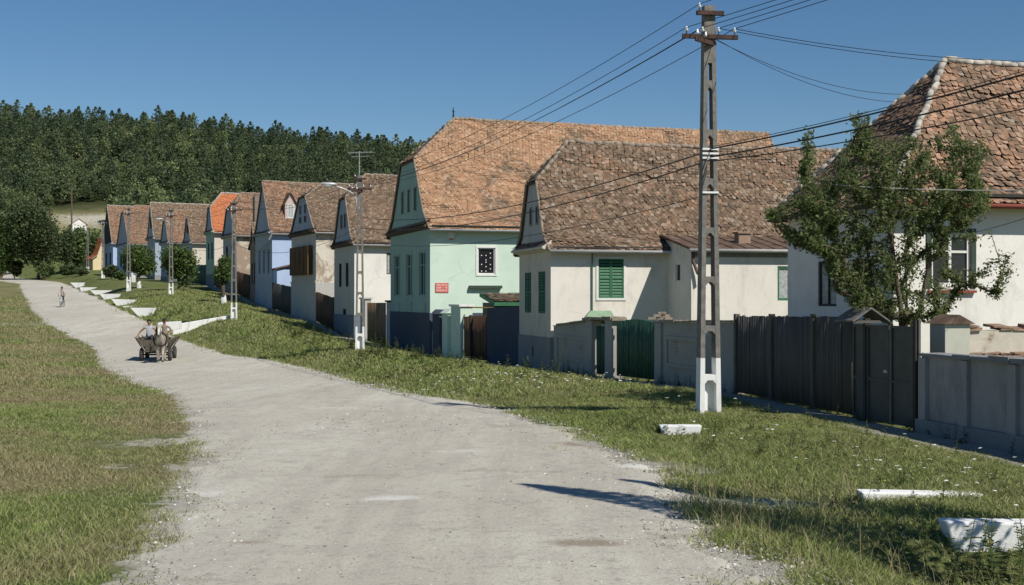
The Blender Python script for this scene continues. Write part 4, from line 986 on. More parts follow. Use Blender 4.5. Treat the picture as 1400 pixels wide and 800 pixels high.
# --- near right: mauve wall with pilasters, in front of the white house
p0, p1 = L1(1260), L1(1400); d1 = (p1 - p0).normalized(); p1b = p0 + d1 * 11
t, P, L, org = masonry('garden_wall', 'mauve grey cement wall with pilasters and flat coping at the right edge', 'wall', p0, p1b, zpx(p0, 487), zpx(p0, 487) + .02, 'wall_mauve', .3, .07, 'plinth_grey',
    pil=[(u, .22) for u in (.11, 1.35, 2.65, 3.95, 5.25, 6.55, 7.85, 9.15, 10.45)])
z = gz(p0); MB().fbox(P, -.04, L, .004, .11, z - .6, z + .26).build('footing', MT['plinth_grey'], t, org)
# plaster pillar and broken topped wall behind it
a = p0 + Vector((.62, .35, 0)); dirA = h0.A
pp = Vector((KX(1292) * 23.0, 23.0, 0)); Pp = lambda u, o, w_: Vector((pp.x + h0.A.x*u + h0.B.x*o, pp.y + h0.A.y*u + h0.B.y*o, w_))
zc = zpx(pp, 443); z0 = gz(pp); t = thing('wall_pillar', (pp.x, pp.y, z0), 'whitish plaster wall pillar with small pitched cap above the mauve wall', 'pillar'); org = Vector((pp.x, pp.y, z0))
MB().fbox(Pp, 0, .53, 0, .5, z0 - .3, zc).build('shaft', plaster('patchy pillar plaster', (.50,.50,.42), .3), t, org, bevel=.01)
c = MB(); e = .07; c.add([Pp(-e,-e,zc), Pp(.53+e,-e,zc), Pp(.53+e,.5+e,zc), Pp(-e,.5+e,zc), Pp(.265,-e,zc+.17), Pp(.265,.5+e,zc+.17)], [(3,2,1,0),(0,1,4),(2,3,5),(1,2,5,4),(3,0,4,5)])
c.build('cap', MT['rust'], t, org)
q0 = Pp(.54, .12, 0); q1 = Pp(5.2, .12, 0); z0 = gz(q0); org = Vector((q0.x, q0.y, z0)); t = thing('yard_wall', org, 'crumbling plastered yard wall topped with broken tile courses right of pillar', 'wall')
Pq = lambda u, o, w_: Vector((q0.x + h0.A.x*u + h0.B.x*o, q0.y + h0.A.y*u + h0.B.y*o, w_)); zt = zpx(q0, 452)
MB().fbox(Pq, 0, 4.7, 0, .35, z0 - .3, zt).build('masonry', peeling('crumbling wall plaster', (.62,.57,.47), (.40,.27,.17), .42, 1.3), t, org)
c = MB()
for row, (zz, oo) in enumerate(((zt, -.06), (zt + .05, -.03), (zt - .45, -.12), (zt - .50, -.16), (zt - .55, -.1))):
    u = 0.0
    while u < 4.5:
        w_ = random.uniform(.16, .4)
        if random.random() < .85:
            j = random.gauss(0, .012); o2 = oo + random.gauss(0, .02); hgt = random.uniform(.025, .045)
            c.hexa([Pq(u,o2,zz+j), Pq(u+w_,o2,zz+random.gauss(0,.012)), Pq(u+w_,.3,zz+.02), Pq(u,.3,zz+.02), Pq(u,o2,zz+j+hgt), Pq(u+w_,o2,zz+hgt+random.gauss(0,.012)), Pq(u+w_,.3,zz+.07), Pq(u,.3,zz+.07)])
        u += w_ + .015
c.build('broken_tiles', simple('broken tile course', (.30,.20,.14), .6, 7, .95, .4), t, org)
# --- plank fence, gate with little roof
fa, fb = L1(1005), L1(1164)
board_run('plank_fence', 'long dark weathered plank fence in front of the white house', 'fence', fa, fb, zpx(fa, 432), zpx(fb, 433), 'wood_dark', .14, posts=(.08, 2.0, 4.0), wav=.008, postm='wood_dark')
ga, gb = L1(1166), L1(1257)
Pg, Lg = seg_frame(ga, gb); z0 = gz(ga); org = Vector((ga.x, ga.y, z0)); zt = zpx(ga, 443); zb_ = gz(Pg(Lg/2, 0, 0)) + .05
t = thing('yard_gate', org, 'dark sheet iron double gate with side wicket between plank fence and mauve wall', 'gate')
def leaf(nm, u0, u1):
    m = MB(); m.fbox(Pg, u0, u1, -.02, .0, zb_, zt - .02); zm = zb_ + (zt - zb_) * .42
    for a, b, c0, c1 in ((u0, u0+.05, zb_, zt), (u1-.05, u1, zb_, zt)): m.fbox(Pg, a, b, .001, .03, c0, c1)
    for c0 in (zb_, zm, zt - .05): m.fbox(Pg, u0+.05, u1-.05, .001, .028, c0, c0 + .05)
    return m.build(nm, MT['iron'], t, org)
us = [Lg * f for f in (.015, .20, .245, .585, .605, .93)]
leaf('wicket', us[0], us[1]); lf = leaf('gate_leaf', us[2], us[3]); leaf('gate_leaf', us[4], us[5]); MB().fbox(Pg, us[3]-.12, us[3]-.02, .031, .07, zb_+.95, zb_+1.0).build('handle', MT['steel'], lf, org)
for u in (us[1] + .05, us[5] + .07): MB().fbox(Pg, u-.045, u+.045, -.06, .05, zb_ - .5, zt + .12).build('post', MT['frame_dark'], t, org)
MB().fbox(Pg, us[5]+.14, Lg - .02, -.03, 0, zb_-.2, zt + .15).build('side_board', MT['wood_dark'], t, org)
c = MB(); ua, ub = -.12, us[1] + .16; ze_, zr_ = zt + .08, zt + .34
for s_ in (1, -1):
    q = [Pg(ua, .40*s_ - .05, ze_), Pg(ub, .40*s_ - .05, ze_), Pg(ub, -.05, zr_), Pg(ua, -.05, zr_)]; c.hexa([v - Vector((0,0,.035)) for v in q] + q)
cn = c.build('gate_roof', MT['tin'], t, org)
m = MB(); m.fbox(Pg, ub - .12, ub - .06, -.4, .3, ze_ - .05, ze_ + .0); m.fbox(Pg, ua + .06, ua + .12, -.4, .3, ze_ - .05, ze_); m.build('roof_beam', MT['wood_dark'], cn, org)
# --- yard wall and green gates of the cream cottage
wa, wb = L1(896), L1(1003)
masonry('garden_wall', 'grey plastered wall with framed panel and exposed top bricks behind the lattice pole', 'wall', wa, wb, zpx(wa, 441), zpx(wb, 441), 'wall_grey', .3, .06, 'stone', panels=[(.9, 3.6, .55, .35)], pil=[(.35, .5)])
p = L1(899); fo = thing('brick_stack', (p.x + .15, p.y + .1, zpx(p, 440)), 'small pile of old bricks lying on top of the plastered wall', 'bricks')
m = MB(); zz = zpx(p, 440) + .06
for i, (dx, dy, dzz) in enumerate(((-.25,0,0), (.0,.03,0), (.22,-.02,0), (-.1,.0,.075), (.16,.03,.075), (.04,0,.15))): m.box(p.x+.1+dx-.11, p.x+.1+dx+.11, p.y+.1+dy-.06, p.y+.1+dy+.06, zz+dzz+.002, zz+dzz+.072)
m.build('brick_course', MT['stone'], fo, fo.location)
g0, g1 = L1(841), L1(893)
board_run('yard_gate', 'dark green double board gate of the cream cottage', 'gate', g0, g1, zpx(g0, 441), zpx(g1, 441), 'green_metal', .12, arch=.10, clear=.10, off=-.04, wav=.003, posts=(), part='gate_leaf')
pillar('grey plastered pillar left of the green double gate', L1(829), L1(841) - L1(829), (L1(839) - L1(829)).length, zpx(L1(829), 437), 'wall_grey', 'flat', 'stone', None, .35)
k0, k1 = L1(812), L1(828)
board_run('wicket_gate', 'narrow dark green slatted garden door between two grey pillars', 'gate', k0, k1, zpx(k0, 446), zpx(k1, 446), 'green_metal', .5, rails=True, off=-.08, wav=.003, part='door_leaf', clear=.08)
pk = L1(810); Pk, Lk = seg_frame(L1(805), L1(841)); zz = zpx(pk, 437)
t = thing('door_lintel', Pk(0, 0, zz), 'grey slab over the narrow green garden door', 'lintel'); MB().fbox(Pk, 0, Lk, -.40, .10, zz + .005, zz + .09).build('slab', MT['stone'], t, Pk(0, 0, zz))
pillar('grey plastered pillar right of the long low garden wall', L1(802), L1(812) - L1(802), (L1(811) - L1(802)).length, zpx(L1(802), 438.5), 'wall_grey', 'flat', 'stone', None, .35)
ya, yb = L1(757), L1(801)
masonry('garden_wall', 'grey plastered garden wall with one recessed panel beside cream cottage corner', 'wall', ya, yb, zpx(ya, 446), zpx(yb, 440), 'wall_grey', .3, .06, 'stone', panels=[(.5, 4.4, .5, .3)])
# green tin hood over the well-house corner behind that wall
p = L1(800) + Vector((.5, .1, 0)); zz = zpx(p, 430); t = thing('tin_hood', (p.x, p.y, zz), 'small pale green tin hood behind the grey garden wall', 'hood')
m = MB(); m.hexa([(p.x-.5,p.y,zz-.12), (p.x+.55,p.y,zz-.16), (p.x+.55,p.y+.7,zz-.12), (p.x-.5,p.y+.7,zz-.12), (p.x-.3,p.y+.2,zz+.12), (p.x+.4,p.y+.2,zz+.12), (p.x+.4,p.y+.6,zz+.12), (p.x-.3,p.y+.6,zz+.12)])
m.build('hood', simple('pale green tin', (.26,.38,.24), .2, 5, .7, .1), t, (p.x, p.y, zz)); MB().box(p.x-.28, p.x+.38, p.y+.12, p.y+.5, gz(p)-.2, zz-.17).build('hood_box', MT['frame_dkgreen'], t, (p.x, p.y, zz))
# --- between mint house and cottage
GA, GB = (h1.C + h1.B * (h1.W + .02)).to_2d(), h2.C.to_2d()
L2 = lambda px: at_line(px, GA, GB)
ba, bb = L2(666), L2(709.5)
masonry('garden_wall', 'dark blue block wall between the cottage and the mint green house', 'wall', bb, ba, zpx(bb, 419), zpx(ba, 421), 'plinth_blue', .3)
t = thing('lean_to', h2.P(4.5, -2.2, 0), 'low lean-to with old tile roof behind the dark blue wall', 'shed')
tp = Vector((KX(676) * 56.5, 56.5, 0)); org = tp.copy(); org.z = gz(tp); t.location = org
Pt = lambda u, o, w_: Vector((tp.x + h2.A.x*u + h2.B.x*o, tp.y + h2.A.y*u + h2.B.y*o, w_)); ze_ = zpx(tp, 413.5)
MB().fbox(Pt, .1, 3, .25, 2.2, org.z - .3, ze_ - .02).build('wall', MT['frame_dkgreen'], t, org)
m = MB(); q = [Pt(0,0,ze_), Pt(3.1,0,ze_), Pt(3.1,2.4,ze_+.42), Pt(0,2.4,ze_+.42)]; m.hexa([v - Vector((0,0,.16)) for v in q] + q); rf = m.build('roof', MT['frame_green'], t, org)
up = (Pt(0,2.4,ze_+.42) - Pt(0,0,ze_)).normalized(); lay_tiles('roof_tiles', [(Pt(0,-.03,ze_+.02) + up*(.15*i), h2.A, 3.1, up, (-h2.B*up.z + Vector((0,0,1))).normalized()) for i in range(15)], MT['tile_rough'], rf, .18, .15, org, seed=3)
a_, b_ = L2(631.5), L2(664.5)
board_run('yard_gate', 'brown double plank gate between green pillar and dark blue wall', 'gate', b_, a_, zpx(b_, 431), zpx(a_, 433), 'wood_brown', .16, off=-.1, wav=.004, part='gate_leaf', clear=.1, posts=(2.05,))
m = L2(617); pillar('pale green gate pillar with white slab cap beside the brown gate', L2(631), L2(617) - L2(631), (L2(618) - L2(631)).length, zpx(m, 419), 'mint', 'flat', 'white_paint', None, .6)
m = L2(603); pillar('mint green gate post set against the green house wall', L2(613), L2(603) - L2(613), .8, zpx(m, 428), 'mint', 'gable', 'mint', None, .45)
m = L2(592); pillar('dark blue painted post at the mint house corner', L2(602), L2(592) - L2(602), 1.1, zpx(m, 429), 'plinth_blue', 'gable', 'plinth_blue', None, .4)
g = MB(); za = zpx(L2(632), 420); g.tube([L2(633) + Vector((.3,0,za)), L2(666) + Vector((.3,0,za - .02))], .03, 6); o = g.build('gas_pipe', MT['wood_yellow'], None); tag(o, 'thin yellow gas pipe above the brown plank gate', 'pipe')
# --- beyond the mint house: timber gate, then plain gates in every gap of the row
G3 = lambda px: at_line(px, (h2.C + h2.B * h2.W).to_2d(), h3.C.to_2d())
a_, b_ = G3(527), G3(502)
board_run('garage_door', 'tan timber yard door between mint green house and white house', 'door', a_, b_, zpx(a_, 414), zpx(b_, 414), 'wood_tan', .2, clear=.08, wav=.0, part='door_leaf', rails=False)
pillar('grey pillar with dark cap right of the tan timber door', G3(534), G3(529) - G3(534), .9, zpx(G3(531), 413), 'greywash', 'flat', 'black', None, .5)
pillar('white pillar left of the tan timber door', G3(500), G3(492) - G3(500), 1.6, zpx(G3(496), 409), 'greywash', 'flat', 'greywash', None, .4)
gaps = [(h3, h4, 405, 'wood_brown', 'tall brown board gate before the house with timber porch', .16), (h4, h5, 384, 'wood_dark', 'dark board gate beside the blue house', .16), (h5, hb, 372, 'wood_brown', 'brown gate squeezed between blue house and brick front', .2),
        (hb, h6, 372, 'wood_brown', 'brown gate under the brick side wall', .2), (h6, h7, 366, 'wood_dark', 'dark gate before the red roofed house', .2), (h7, h8, 366, 'green_metal', 'green board gate beside the small grey white house', .2)]
for A_, B_, py, mt, lab, bw in gaps:
    s0 = A_.P(0, A_.W + .05, 0); s1 = B_.P(0, -.05, 0)
    if (s1 - s0).to_2d().length < .6 or s1.y < s0.y + .3: continue
    zt0 = gz(s0) + 2.3; board_run('yard_gate', lab, 'gate', s0, s1, zt0, gz(s1) + 2.3, mt, bw, clear=.05, wav=.02, posts=(.1,), part='gate_leaf')
# blue porch with little sloping roof at the near side of the blue house
z0 = h5.zb; t = thing('porch', h5.P(.1, -1.3, z0), 'blue washed porch with sloping lid beside the blue house', 'porch'); org = h5.P(.1, -1.3, z0)
MB().fbox(h5.P, .1, 2.6, -1.4, -.02, z0 - .3, z0 + 3.3).build('wall', MT['blue'], t, org)
m = MB(); q = [h5.P(-.1,-1.6,z0+3.3), h5.P(2.8,-1.6,z0+4.0), h5.P(2.8,0,z0+4.0), h5.P(-.1,0,z0+3.3)]; m.hexa(q + [v + Vector((0,0,.1)) for v in q]); m.build('roof', MT['rust'], t, org)

# ------------------------------------------------------------------ lattice poles, lamps, wires
def lattice_pole(label, px, d, pyb, pyt, lamp=None, white=1.15, arms=True, yaw=None, wbase=.43, group='whitewashed lattice concrete poles along the street'):
    base = Vector((KX(px) * d, d, (HY - pyb) / F * d)); g = gz(base); Hh = (HY - pyt) / F * d - base.z
    t = thing('utility_pole', base, label, 'pole', group); t.rotation_euler.z = .14 if yaw is None else yaw
    n = max(5, int(round(Hh * .86 / .92))); m = [MB(), MB()]          # two uprights joined by rungs; whitewashed foot and bare shaft
    def wd(z): return wbase + (.21 - wbase) * z / Hh
    dp = lambda z: .30 + (.20 - .30) * z / Hh
    lw = lambda z: .095 - .02 * z / Hh
    def upright(mb, z0, z1, s):
        def ring(z): o = s * wd(z) / 2; i = s * (wd(z) / 2 - lw(z)); h = dp(z) / 2; a, b = min(o, i), max(o, i); return [(a,-h,z),(b,-h,z),(b,h,z),(a,h,z)]
        mb.hexa(ring(z0) + ring(z1))
    zs = .86 * Hh
    for s in (-1, 1):
        upright(m[0], -.6, white, s); upright(m[1], white + .001, zs, s)
    z = 0.72; i = 0
    while z < zs - .1:
        mb = m[0] if z < white - .1 else m[1]; x = wd(z) / 2 - lw(z) + .002; h = dp(z) / 2 - .006; mb.box(-x, x, -h, h, z, z + .11)
        for s in (-1, 1): mb.hexa([(s*x,-h,z-.07),(s*(x-.002),-h,z-.07),(s*(x-.002),h,z-.07),(s*x,h,z-.07),(s*x,-h,z-.0005),(s*(x-.06),-h,z-.0005),(s*(x-.06),h,z-.0005),(s*x,h,z-.0005)])
        z += .95
    x = wd(.1)/2 - lw(.1) + .002; m[0].box(-x, x, -.12, .12, -.6, .06); m[0].box(-x, x, .02, .09, .061, .719)
    a, b = wd(zs)/2, wd(Hh)/2; h0_, h1_ = dp(zs)/2, dp(Hh)/2
    m[1].hexa([(-a,-h0_,zs+.001),(a,-h0_,zs+.001),(a,h0_,zs+.001),(-a,h0_,zs+.001),(-b,-h1_,Hh),(b,-h1_,Hh),(b,h1_,Hh),(-b,h1_,Hh)])
    m[0].build('pole_foot', MT['white_paint'], t, bevel=.012); sh = m[1].build('pole_shaft', MT['concrete'], t, bevel=.01)
    ins = []
    if arms:
        def arm(z, x0, x1, y, tilt=0, ypos=None):
            q = MB(); yy = -dp(z)/2 - .045
            q.hexa([(x0,yy-.04+tilt*x0,z-.04),(x1,yy-.04+tilt*x1,z-.04),(x1,yy+.04+tilt*x1,z-.04),(x0,yy+.04+tilt*x0,z-.04),(x0,yy-.04+tilt*x0,z+.04),(x1,yy-.04+tilt*x1,z+.04),(x1,yy+.04+tilt*x1,z+.04),(x0,yy+.04+tilt*x0,z+.04)])
            a_ = q.build('cross_arm', MT['arm_rust'], t)
            for xx in y:
                k = MB(); yi = yy + tilt*xx; k.tube([(xx,yi,z+.04),(xx,yi,z+.12)], .012, 6, 1); k.tube([(xx,yi,z+.09),(xx,yi,z+.12),(xx,yi,z+.135),(xx,yi,z+.15),(xx,yi,z+.18),(xx,yi,z+.19)], [.020,.034,.032,.018,.022,.012], 8, 0)
                k.build('insulator', [MT['ceramic'], MT['rust']], a_, smooth=True); ins.append(Vector((xx, yi, z + .17)))
        arm(Hh - .16, -.28, .26, [-.22])
        arm(Hh - .62, -.56, .54, [-.48, -.16, .16, .48])
        arm(Hh - .74, -.42, .14, [-.36, -.14, .08], .9)
    if lamp:
        z1, ax, az = lamp; q = MB(); q.tube([(-.16,-.1,z1-.6),(-.16,-.1,z1-.1),(-.22,-.12,z1+.12),(-.42,-.18,z1+.26),(ax*.62,-.3,z1+az*.75),(ax,-.42,z1+az)], .035, 8)
        la = q.build('lamp_arm', MT['steel'], t, smooth=True)
        hd_ = MB(); c = Vector((ax - .12, -.44, z1 + az + .03)); hd_.ball(c, .36, 12, 8, 0, (1.0, .42, .26)); hd_.build('lamp_head', MT['steel'], la, smooth=True)
        ln = MB(); ln.ball(c - Vector((.03,0,.045)), .26, 12, 6, 0, (1.0, .5, .32)); ln.build('lamp_lens', MT['lamp_glass'], la, smooth=True)
    Rm = Matrix.Rotation(t.rotation_euler.z, 3, 'Z')
    return t, base, Hh, [base + Rm @ v for v in ins]
GP = 'whitewashed lattice concrete poles along the street'
P1 = lattice_pole('tall lattice concrete pole with whitewashed foot on the verge before the grey yard wall', 968.5, 24.2, 570, 9)
P2 = lattice_pole('lattice pole with curved street lamp arm standing before the mint green house', 492, 56.7, 481, 240, (7.0, -1.25, .55))
P3 = lattice_pole('lattice pole with whitewashed foot beside the long white culvert wall', 320, 84, 437, 275)
P4 = lattice_pole('lattice pole with flat lamp between two round street trees', 234, 115, 404.5, 286, (6.7, -.9, .35))
P5 = lattice_pole('lattice pole in front of the grey attic gabled house', 176, 132, 393.5, 284)
P6 = lattice_pole('lattice pole with lamp at the last house of the row', 141, 170, 380.5, 300, (6.6, -.9, .3))
P7 = lattice_pole('farthest plain lattice pole beside the yellow cottage', 120, 205, 373, 313, None, 1.0, False)
def wooden_post(label, px, d, pyb, pyt):
    b = Vector((KX(px) * d, d, (HY - pyb) / F * d)); z1 = (HY - pyt) / F * d; t = thing('wooden_pole', b, label, 'pole'); q = MB(); q.tube([(0,0,-1),(0,0,z1-b.z)], [.17,.12], 7); q.build('shaft', MT['bark'], t); MB().box(-.6,.6,-.05,.05,z1-b.z-.5,z1-b.z-.4).build('cross_arm', MT['bark'], t)
wooden_post('bare wooden pole above the dark trees at the far left', 98, 240, 315, 256)
# small white bollard stone under the street trees
def wire(label, a, b, sag=.5, r=.008, group='overhead wires', mat='wire', name='power_line', n=18, cat='wire'):
    a, b = Vector(a), Vector(b); pts = [a.lerp(b, i/n) - Vector((0,0,sag*4*(i/n)*(1-i/n))) for i in range(n+1)]
    m = MB(); m.tube(pts, r, 4); o = m.build(name, MT[mat], None, a, loc=a); return tag(o, label, cat, group)
I1, I2, I3, I4, I5, I6 = (p[3] for p in (P1, P2, P3, P4, P5, P6))
OFF = Vector((17.7, -6.7, 5.6))                                        # the next pole, behind the photographer's right shoulder
for i, k in enumerate((0, 1, 2, 4, 5)):
    wire(['top wire from the nearest pole to the lamp pole before the mint house', 'wire from the outer arm end of the nearest pole across the mint house roof', 'wire from the inner arm of the nearest pole across the mint house roof', 'wire from the arm end over the cream cottage roof', 'lowest bare wire from slanted arm of the nearest pole'][i], I1[k], I2[k], .55, .008)
for nm, (a, b) in (('second and third', (I2, I3)), ('third and fourth', (I3, I4)), ('fourth and fifth', (I4, I5)), ('fifth and sixth', (I5, I6))):
    for k in (0, 1, 4): wire('thin overhead wires between the %s lattice poles of the street' % nm, a[k], b[k], .5, .010, 'wires between the %s poles' % nm)
for k, dz in ((0, .5), (1, -.1), (2, -.1), (3, -.1), (4, -.1)): wire('bare wires fanning from the nearest pole to the upper right sky' if k else 'top wire from the nearest pole to the upper right sky', I1[k], OFF + Vector((.2*k, 0, dz + .12*k)), .35, .007, 'wires to upper right')
e1 = Vector((KX(1560) * 26, 26, (HY - 86) / F * 26))
for k, dz in ((3, 0), (4, .16)): wire('pair of near level wires from the pole arm above the white house ridge', I1[k], e1 + Vector((0, 0, dz - .1)), .25, .007, 'near level wires')
rw = h0.P(h0.set * .72, h0.W * .5, h0.zh + (h0.zr - h0.zh) * (h0.set * .72 + h0.fov) / (h0.set + h0.fov) + .1)
for j in (0, 1): wire('pair of house wires from pole arm to the white house roof', I1[5 + j], rw + Vector((-.12*j, -.05*j, -.22*j)), .35, .006, 'house wires')
b1 = P1[1]; mid = lambda py: Vector((b1.x + .02, b1.y - .16, (HY - py) / F * 24.2))
lowA = [(205, 'upper thick black cable from the nearest pole to the right edge', (1400, 66, 17.0), .014), (216, 'second thick black cable from the nearest pole to the right edge', (1400, 88, 17.3), .014), (222, 'third thinner black cable from the nearest pole to the right edge', (1400, 114, 17.6), .010), (202, 'thin wire above the thick cables on the right', (1400, 62, 17.4), .006)]
for py, lab, (ex_, ey_, ed), r in lowA:
    a = mid(py); q = Vector((KX(ex_) * ed, ed, (HY - ey_) / F * ed)); wire(lab, a, a + (q - a) * 2.6, .38, r, 'low cables', name='cable', cat='cable')
b2 = P2[1]; m2 = lambda py: Vector((b2.x + .05, b2.y - .2, (HY - py) / F * 56.7))
for py, py2, lab, r in ((207, 298, 'upper thick cable from nearest pole to lamp pole before the mint house', .013), (220, 312, 'middle thick cable from nearest pole to lamp pole before the mint house', .013), (266, 330, 'lowest thin cable from nearest pole to lamp pole before the mint house', .008)):
    wire(lab, mid(py), m2(py2), .55, r, 'low cables', name='cable', cat='cable')
m3 = lambda py: Vector((P3[1].x, P3[1].y - .2, (HY - py) / F * 84)); m4 = Vector((P4[1].x, P4[1].y, (HY - 325) / F * 115))
wire('low cable between lamp pole and the pole at the long culvert wall', m2(310), m3(333), .9, .012, 'low cables', name='cable', cat='cable'); wire('low cable between the pole at the long culvert wall and the next lamp pole', m3(333), m4, .8, .012, 'low cables', name='cable', cat='cable')
wire('pale service cable hanging across the tree to the right edge', (KX(1075) * 26.5, 26.5, (HY - 247) / F * 26.5), (KX(1480) * 22, 22, (HY - 258) / F * 22), .10, .009, None, 'wire_white', 'cable', cat='cable')
wire('thin service wire drooping to the white house side wall', (KX(1332) * 26.8, 26.8, (HY - 318) / F * 26.8), (KX(1500) * 20, 20, (HY - 262) / F * 20), .05, .006, None, 'wire', 'cable', cat='cable')
br = MB(); 
for py in (205, 211, 217, 264): 
    z = (HY - py) / F * 24.2; br.box(b1.x - .16, b1.x + .16, b1.y - .155, b1.y - .12, z - .018, z + .018)
br.build('clamp_band', MT['ceramic'], P1[0], b1).rotation_euler.z = 0
# lamp on a wall bracket of the white house, seen through the tree
p = Vector((KX(1197) * 27, 27, (HY - 289) / F * 27)); t = thing('wall_lamp', p, 'white street lamp head on an arm among the tree branches', 'lamp')
m = MB(); m.ball((0,0,0), .2, 12, 8, 0, (1, .5, .3)); m.build('lamp_head', MT['lamp_glass'], t, smooth=True).rotation_euler.y = -.35
cw = h0.P(-.02, h0.W * .12, p.z - .35); m = MB(); m.tube([(0.1,.05,-.02), (cw - p) * .6 + Vector((0,0,.05)), cw - p], .025, 6); m.build('lamp_arm', MT['steel'], t, smooth=True)
# television aerial on the roof of the house with the timber porch
p = h4.P(4.6, h4.W * .5, h4.zr - .1); zt = (HY - 207) / F * p.y - p.z; t = thing('tv_aerial', p, 'old television aerial on a thin mast against the wooded hill', 'aerial')
m = MB(); m.tube([(0,0,0), (0,0,zt)], .03, 6); mast = m.build('mast', MT['steel'], t); m = MB(); m.tube([(-.9,.3,zt-.1), (1.1,-.3,zt-.1)], .022, 6); m.tube([(-.7,.25,zt-.42), (.9,-.3,zt-.42)], .02, 6)
for i in range(9):
    f = -.85 + i * .23; m.tube([(f-.12,-.3*f-.55,zt-.1), (f+.12,-.3*f+.55,zt-.1)], .012, 4)
m.build('aerial_rods', MT['steel'], t)
# ------------------------------------------------------------------ white culvert head walls
def culvert(label, tl, tr, bl, br_, d0=None, d1=None, th=.26, drop=.35, grp='white culvert head walls along the ditch'):
    """a whitewashed parapet: its four front corners as seen, left end at distance d0, right end at d1"""
    if tl in CUL_D: d0 = CUL_D[tl]; drop = .22
    if d0 is None: d0 = hit(*bl)[1]
    if d1 is None: d1 = d0
    W3 = lambda p, d: Vector((KX(p[0]) * d, d, (HY - p[1]) / F * d))
    TL, BL, TR, BR = W3(tl, d0), W3(bl, d0), W3(tr, d1), W3(br_, d1); BL.z -= drop; BR.z -= .35
    ax = TR - TL; ax.z = 0; ax.normalize(); nb = Vector((-ax.y, ax.x, 0)); nb = nb if nb.y > 0 else -nb
    org = (BL + BR) / 2; t = thing('culvert_wall', org, label, 'culvert wall', grp); m = MB()
    m.hexa([BL, BR, BR + nb*th, BL + nb*th, TL, TR, TR + nb*th, TL + nb*th]); m.build('parapet', MT['white_paint'], t, org, bevel=.02); return t
culvert('large white culvert wall at the lower right corner of the verge', (1293,714), (1470,716), (1330,775), (1470,800), 11.9)
culvert('long low white culvert edge just left of the mauve wall shadow', (1178,673), (1346,676), (1195,683), (1335,684), 14.1)
culvert('small white culvert wall by the foot of the nearest pole', (902,582), (960,582), (915,597), (948,601), 22.6)
culvert('long white wall climbing from the road to the lattice pole foot behind the cart', (238,444), (322,430), (236,458), (322,440), None, 84.6, drop=.03)
culvert('low flat white slab beyond the cart', (216,441), (247,439), (216,447), (247,442), 79)
for lab, tl, tr, bl, b_ in (('white culvert wall nearest beyond the cart with deep face', (178,421), (214,421), (190,430), (203,434)), ('thin white slab above the deep faced culvert wall', (168,418.5), (203,418), (168,421.5), (203,420)), ('tapering white culvert wall fifth from the far end', (152,409), (186,410), (160,416), (181,418.5)),
        ('white culvert wall with rounded face fourth from the far end', (136,402), (165,402), (143,407.5), (160,409)), ('short white culvert slab third from the far end', (123,397), (154,397), (130,401), (148,402)), ('white culvert slab with upright stub second from the far end', (109,393), (133,393), (111,397.5), (132,397.5)), ('farthest white culvert wall near the road end', (96,386.5), (116,386.5), (104,392), (112,393))):
    culvert(lab, tl, tr, bl, b_)
p = hit(182.5, 386); 
t = thing('marker_stone', p, 'small white marker stone under the left street tree', 'stone'); MB().box(-.22, .22, -.2, .2, -.3, 1.05).build('stone_post', MT['white_paint'], t, bevel=.05)
# ------------------------------------------------------------------ trees
def leaf_mesh(name, C, size, mat, parent=None, org=(0,0,0), asp=.5, rg=RNG, up=.25, rnd=None):
    """small rhombic leaves at points C, random attitude"""
    C = np.asarray(C, float); n = len(C); size = np.broadcast_to(size, (n,)) * (.65 + .7 * rg.random(n))
    N = rg.normal(size=(n, 3)); N[:, 2] = np.abs(N[:, 2]) + up; N /= np.linalg.norm(N, axis=1)[:, None]
    T = np.cross(N, rg.normal(size=(n, 3))); T /= np.linalg.norm(T, axis=1)[:, None] + 1e-9; B_ = np.cross(N, T)
    s = size[:, None]
    V = np.stack([C - T*s*.5, C + B_*s*asp*.5 + N*s*.06, C + T*s*.5 - N*s*.1, C - B_*s*asp*.5 + N*s*.06], 1).reshape(-1, 3) - np.array(org)
    if rnd is None: rnd = rg.random(n)
    me = np_mesh(name, V, np.arange(n * 4).reshape(-1, 4), np.clip(rnd, 0, 1))
    return link_mesh(name, me, mat, parent)
def grow(roots, attr, seed=1, tip=.006, power=.46, bend=.18, step=.35):
    """branch skeleton: every target point is joined to the nearest branch already grown"""
    rs = random.Random(seed); nodes = [Vector(roots[0][0])]; par = [-1]; hgt = [0.0]
    for st in roots:
        last = 0
        for p in st[1:]:
            nodes.append(Vector(p)); par.append(last); last = len(nodes) - 1
    attr = sorted(attr, key=lambda p: (p - nodes[0]).length)
    arr = [tuple(v) for v in nodes]; ends = []
    for a in attr:
        A = np.array(arr); v = np.array(a) - A; d = np.linalg.norm(v, axis=1) + .5 * np.maximum(0, -v[:, 2] + .05); d[0] += 9
        i = int(np.argmin(d)); p = nodes[i]; L = (a - p).length; n = max(1, int(L / step)); prev = i
        side = Vector((rs.gauss(0, 1), rs.gauss(0, 1), rs.gauss(0, .6))) * L * bend * .4
        for k in range(1, n + 1):
            f = k / n; q = p.lerp(a, f) + side * math.sin(math.pi * f) - Vector((0, 0, L * .06 * math.sin(math.pi * f)))
            nodes.append(q); arr.append(tuple(q)); par.append(prev); prev = len(nodes) - 1
        ends.append(prev)
    w_ = [0.0] * len(nodes)
    for e in ends:
        k = e
        while k >= 0: w_[k] += 1; k = par[k]
    r = [tip * max(1, x) ** power for x in w_]
    return nodes, par, r, ends
def skeleton_mesh(name, nodes, par, r, mat, parent, org, n=6):
    mb = MB()
    for i, p in enumerate(par):
        if p >= 0:
            a, b = nodes[p], nodes[i]
            if (b - a).length > 1e-4: mb.tube([a, b], [min(r[p], r[i] * 1.25), r[i]], n if r[i] > .02 else 4, caps=False)
    return mb.build(name, mat, parent, org, smooth=True)
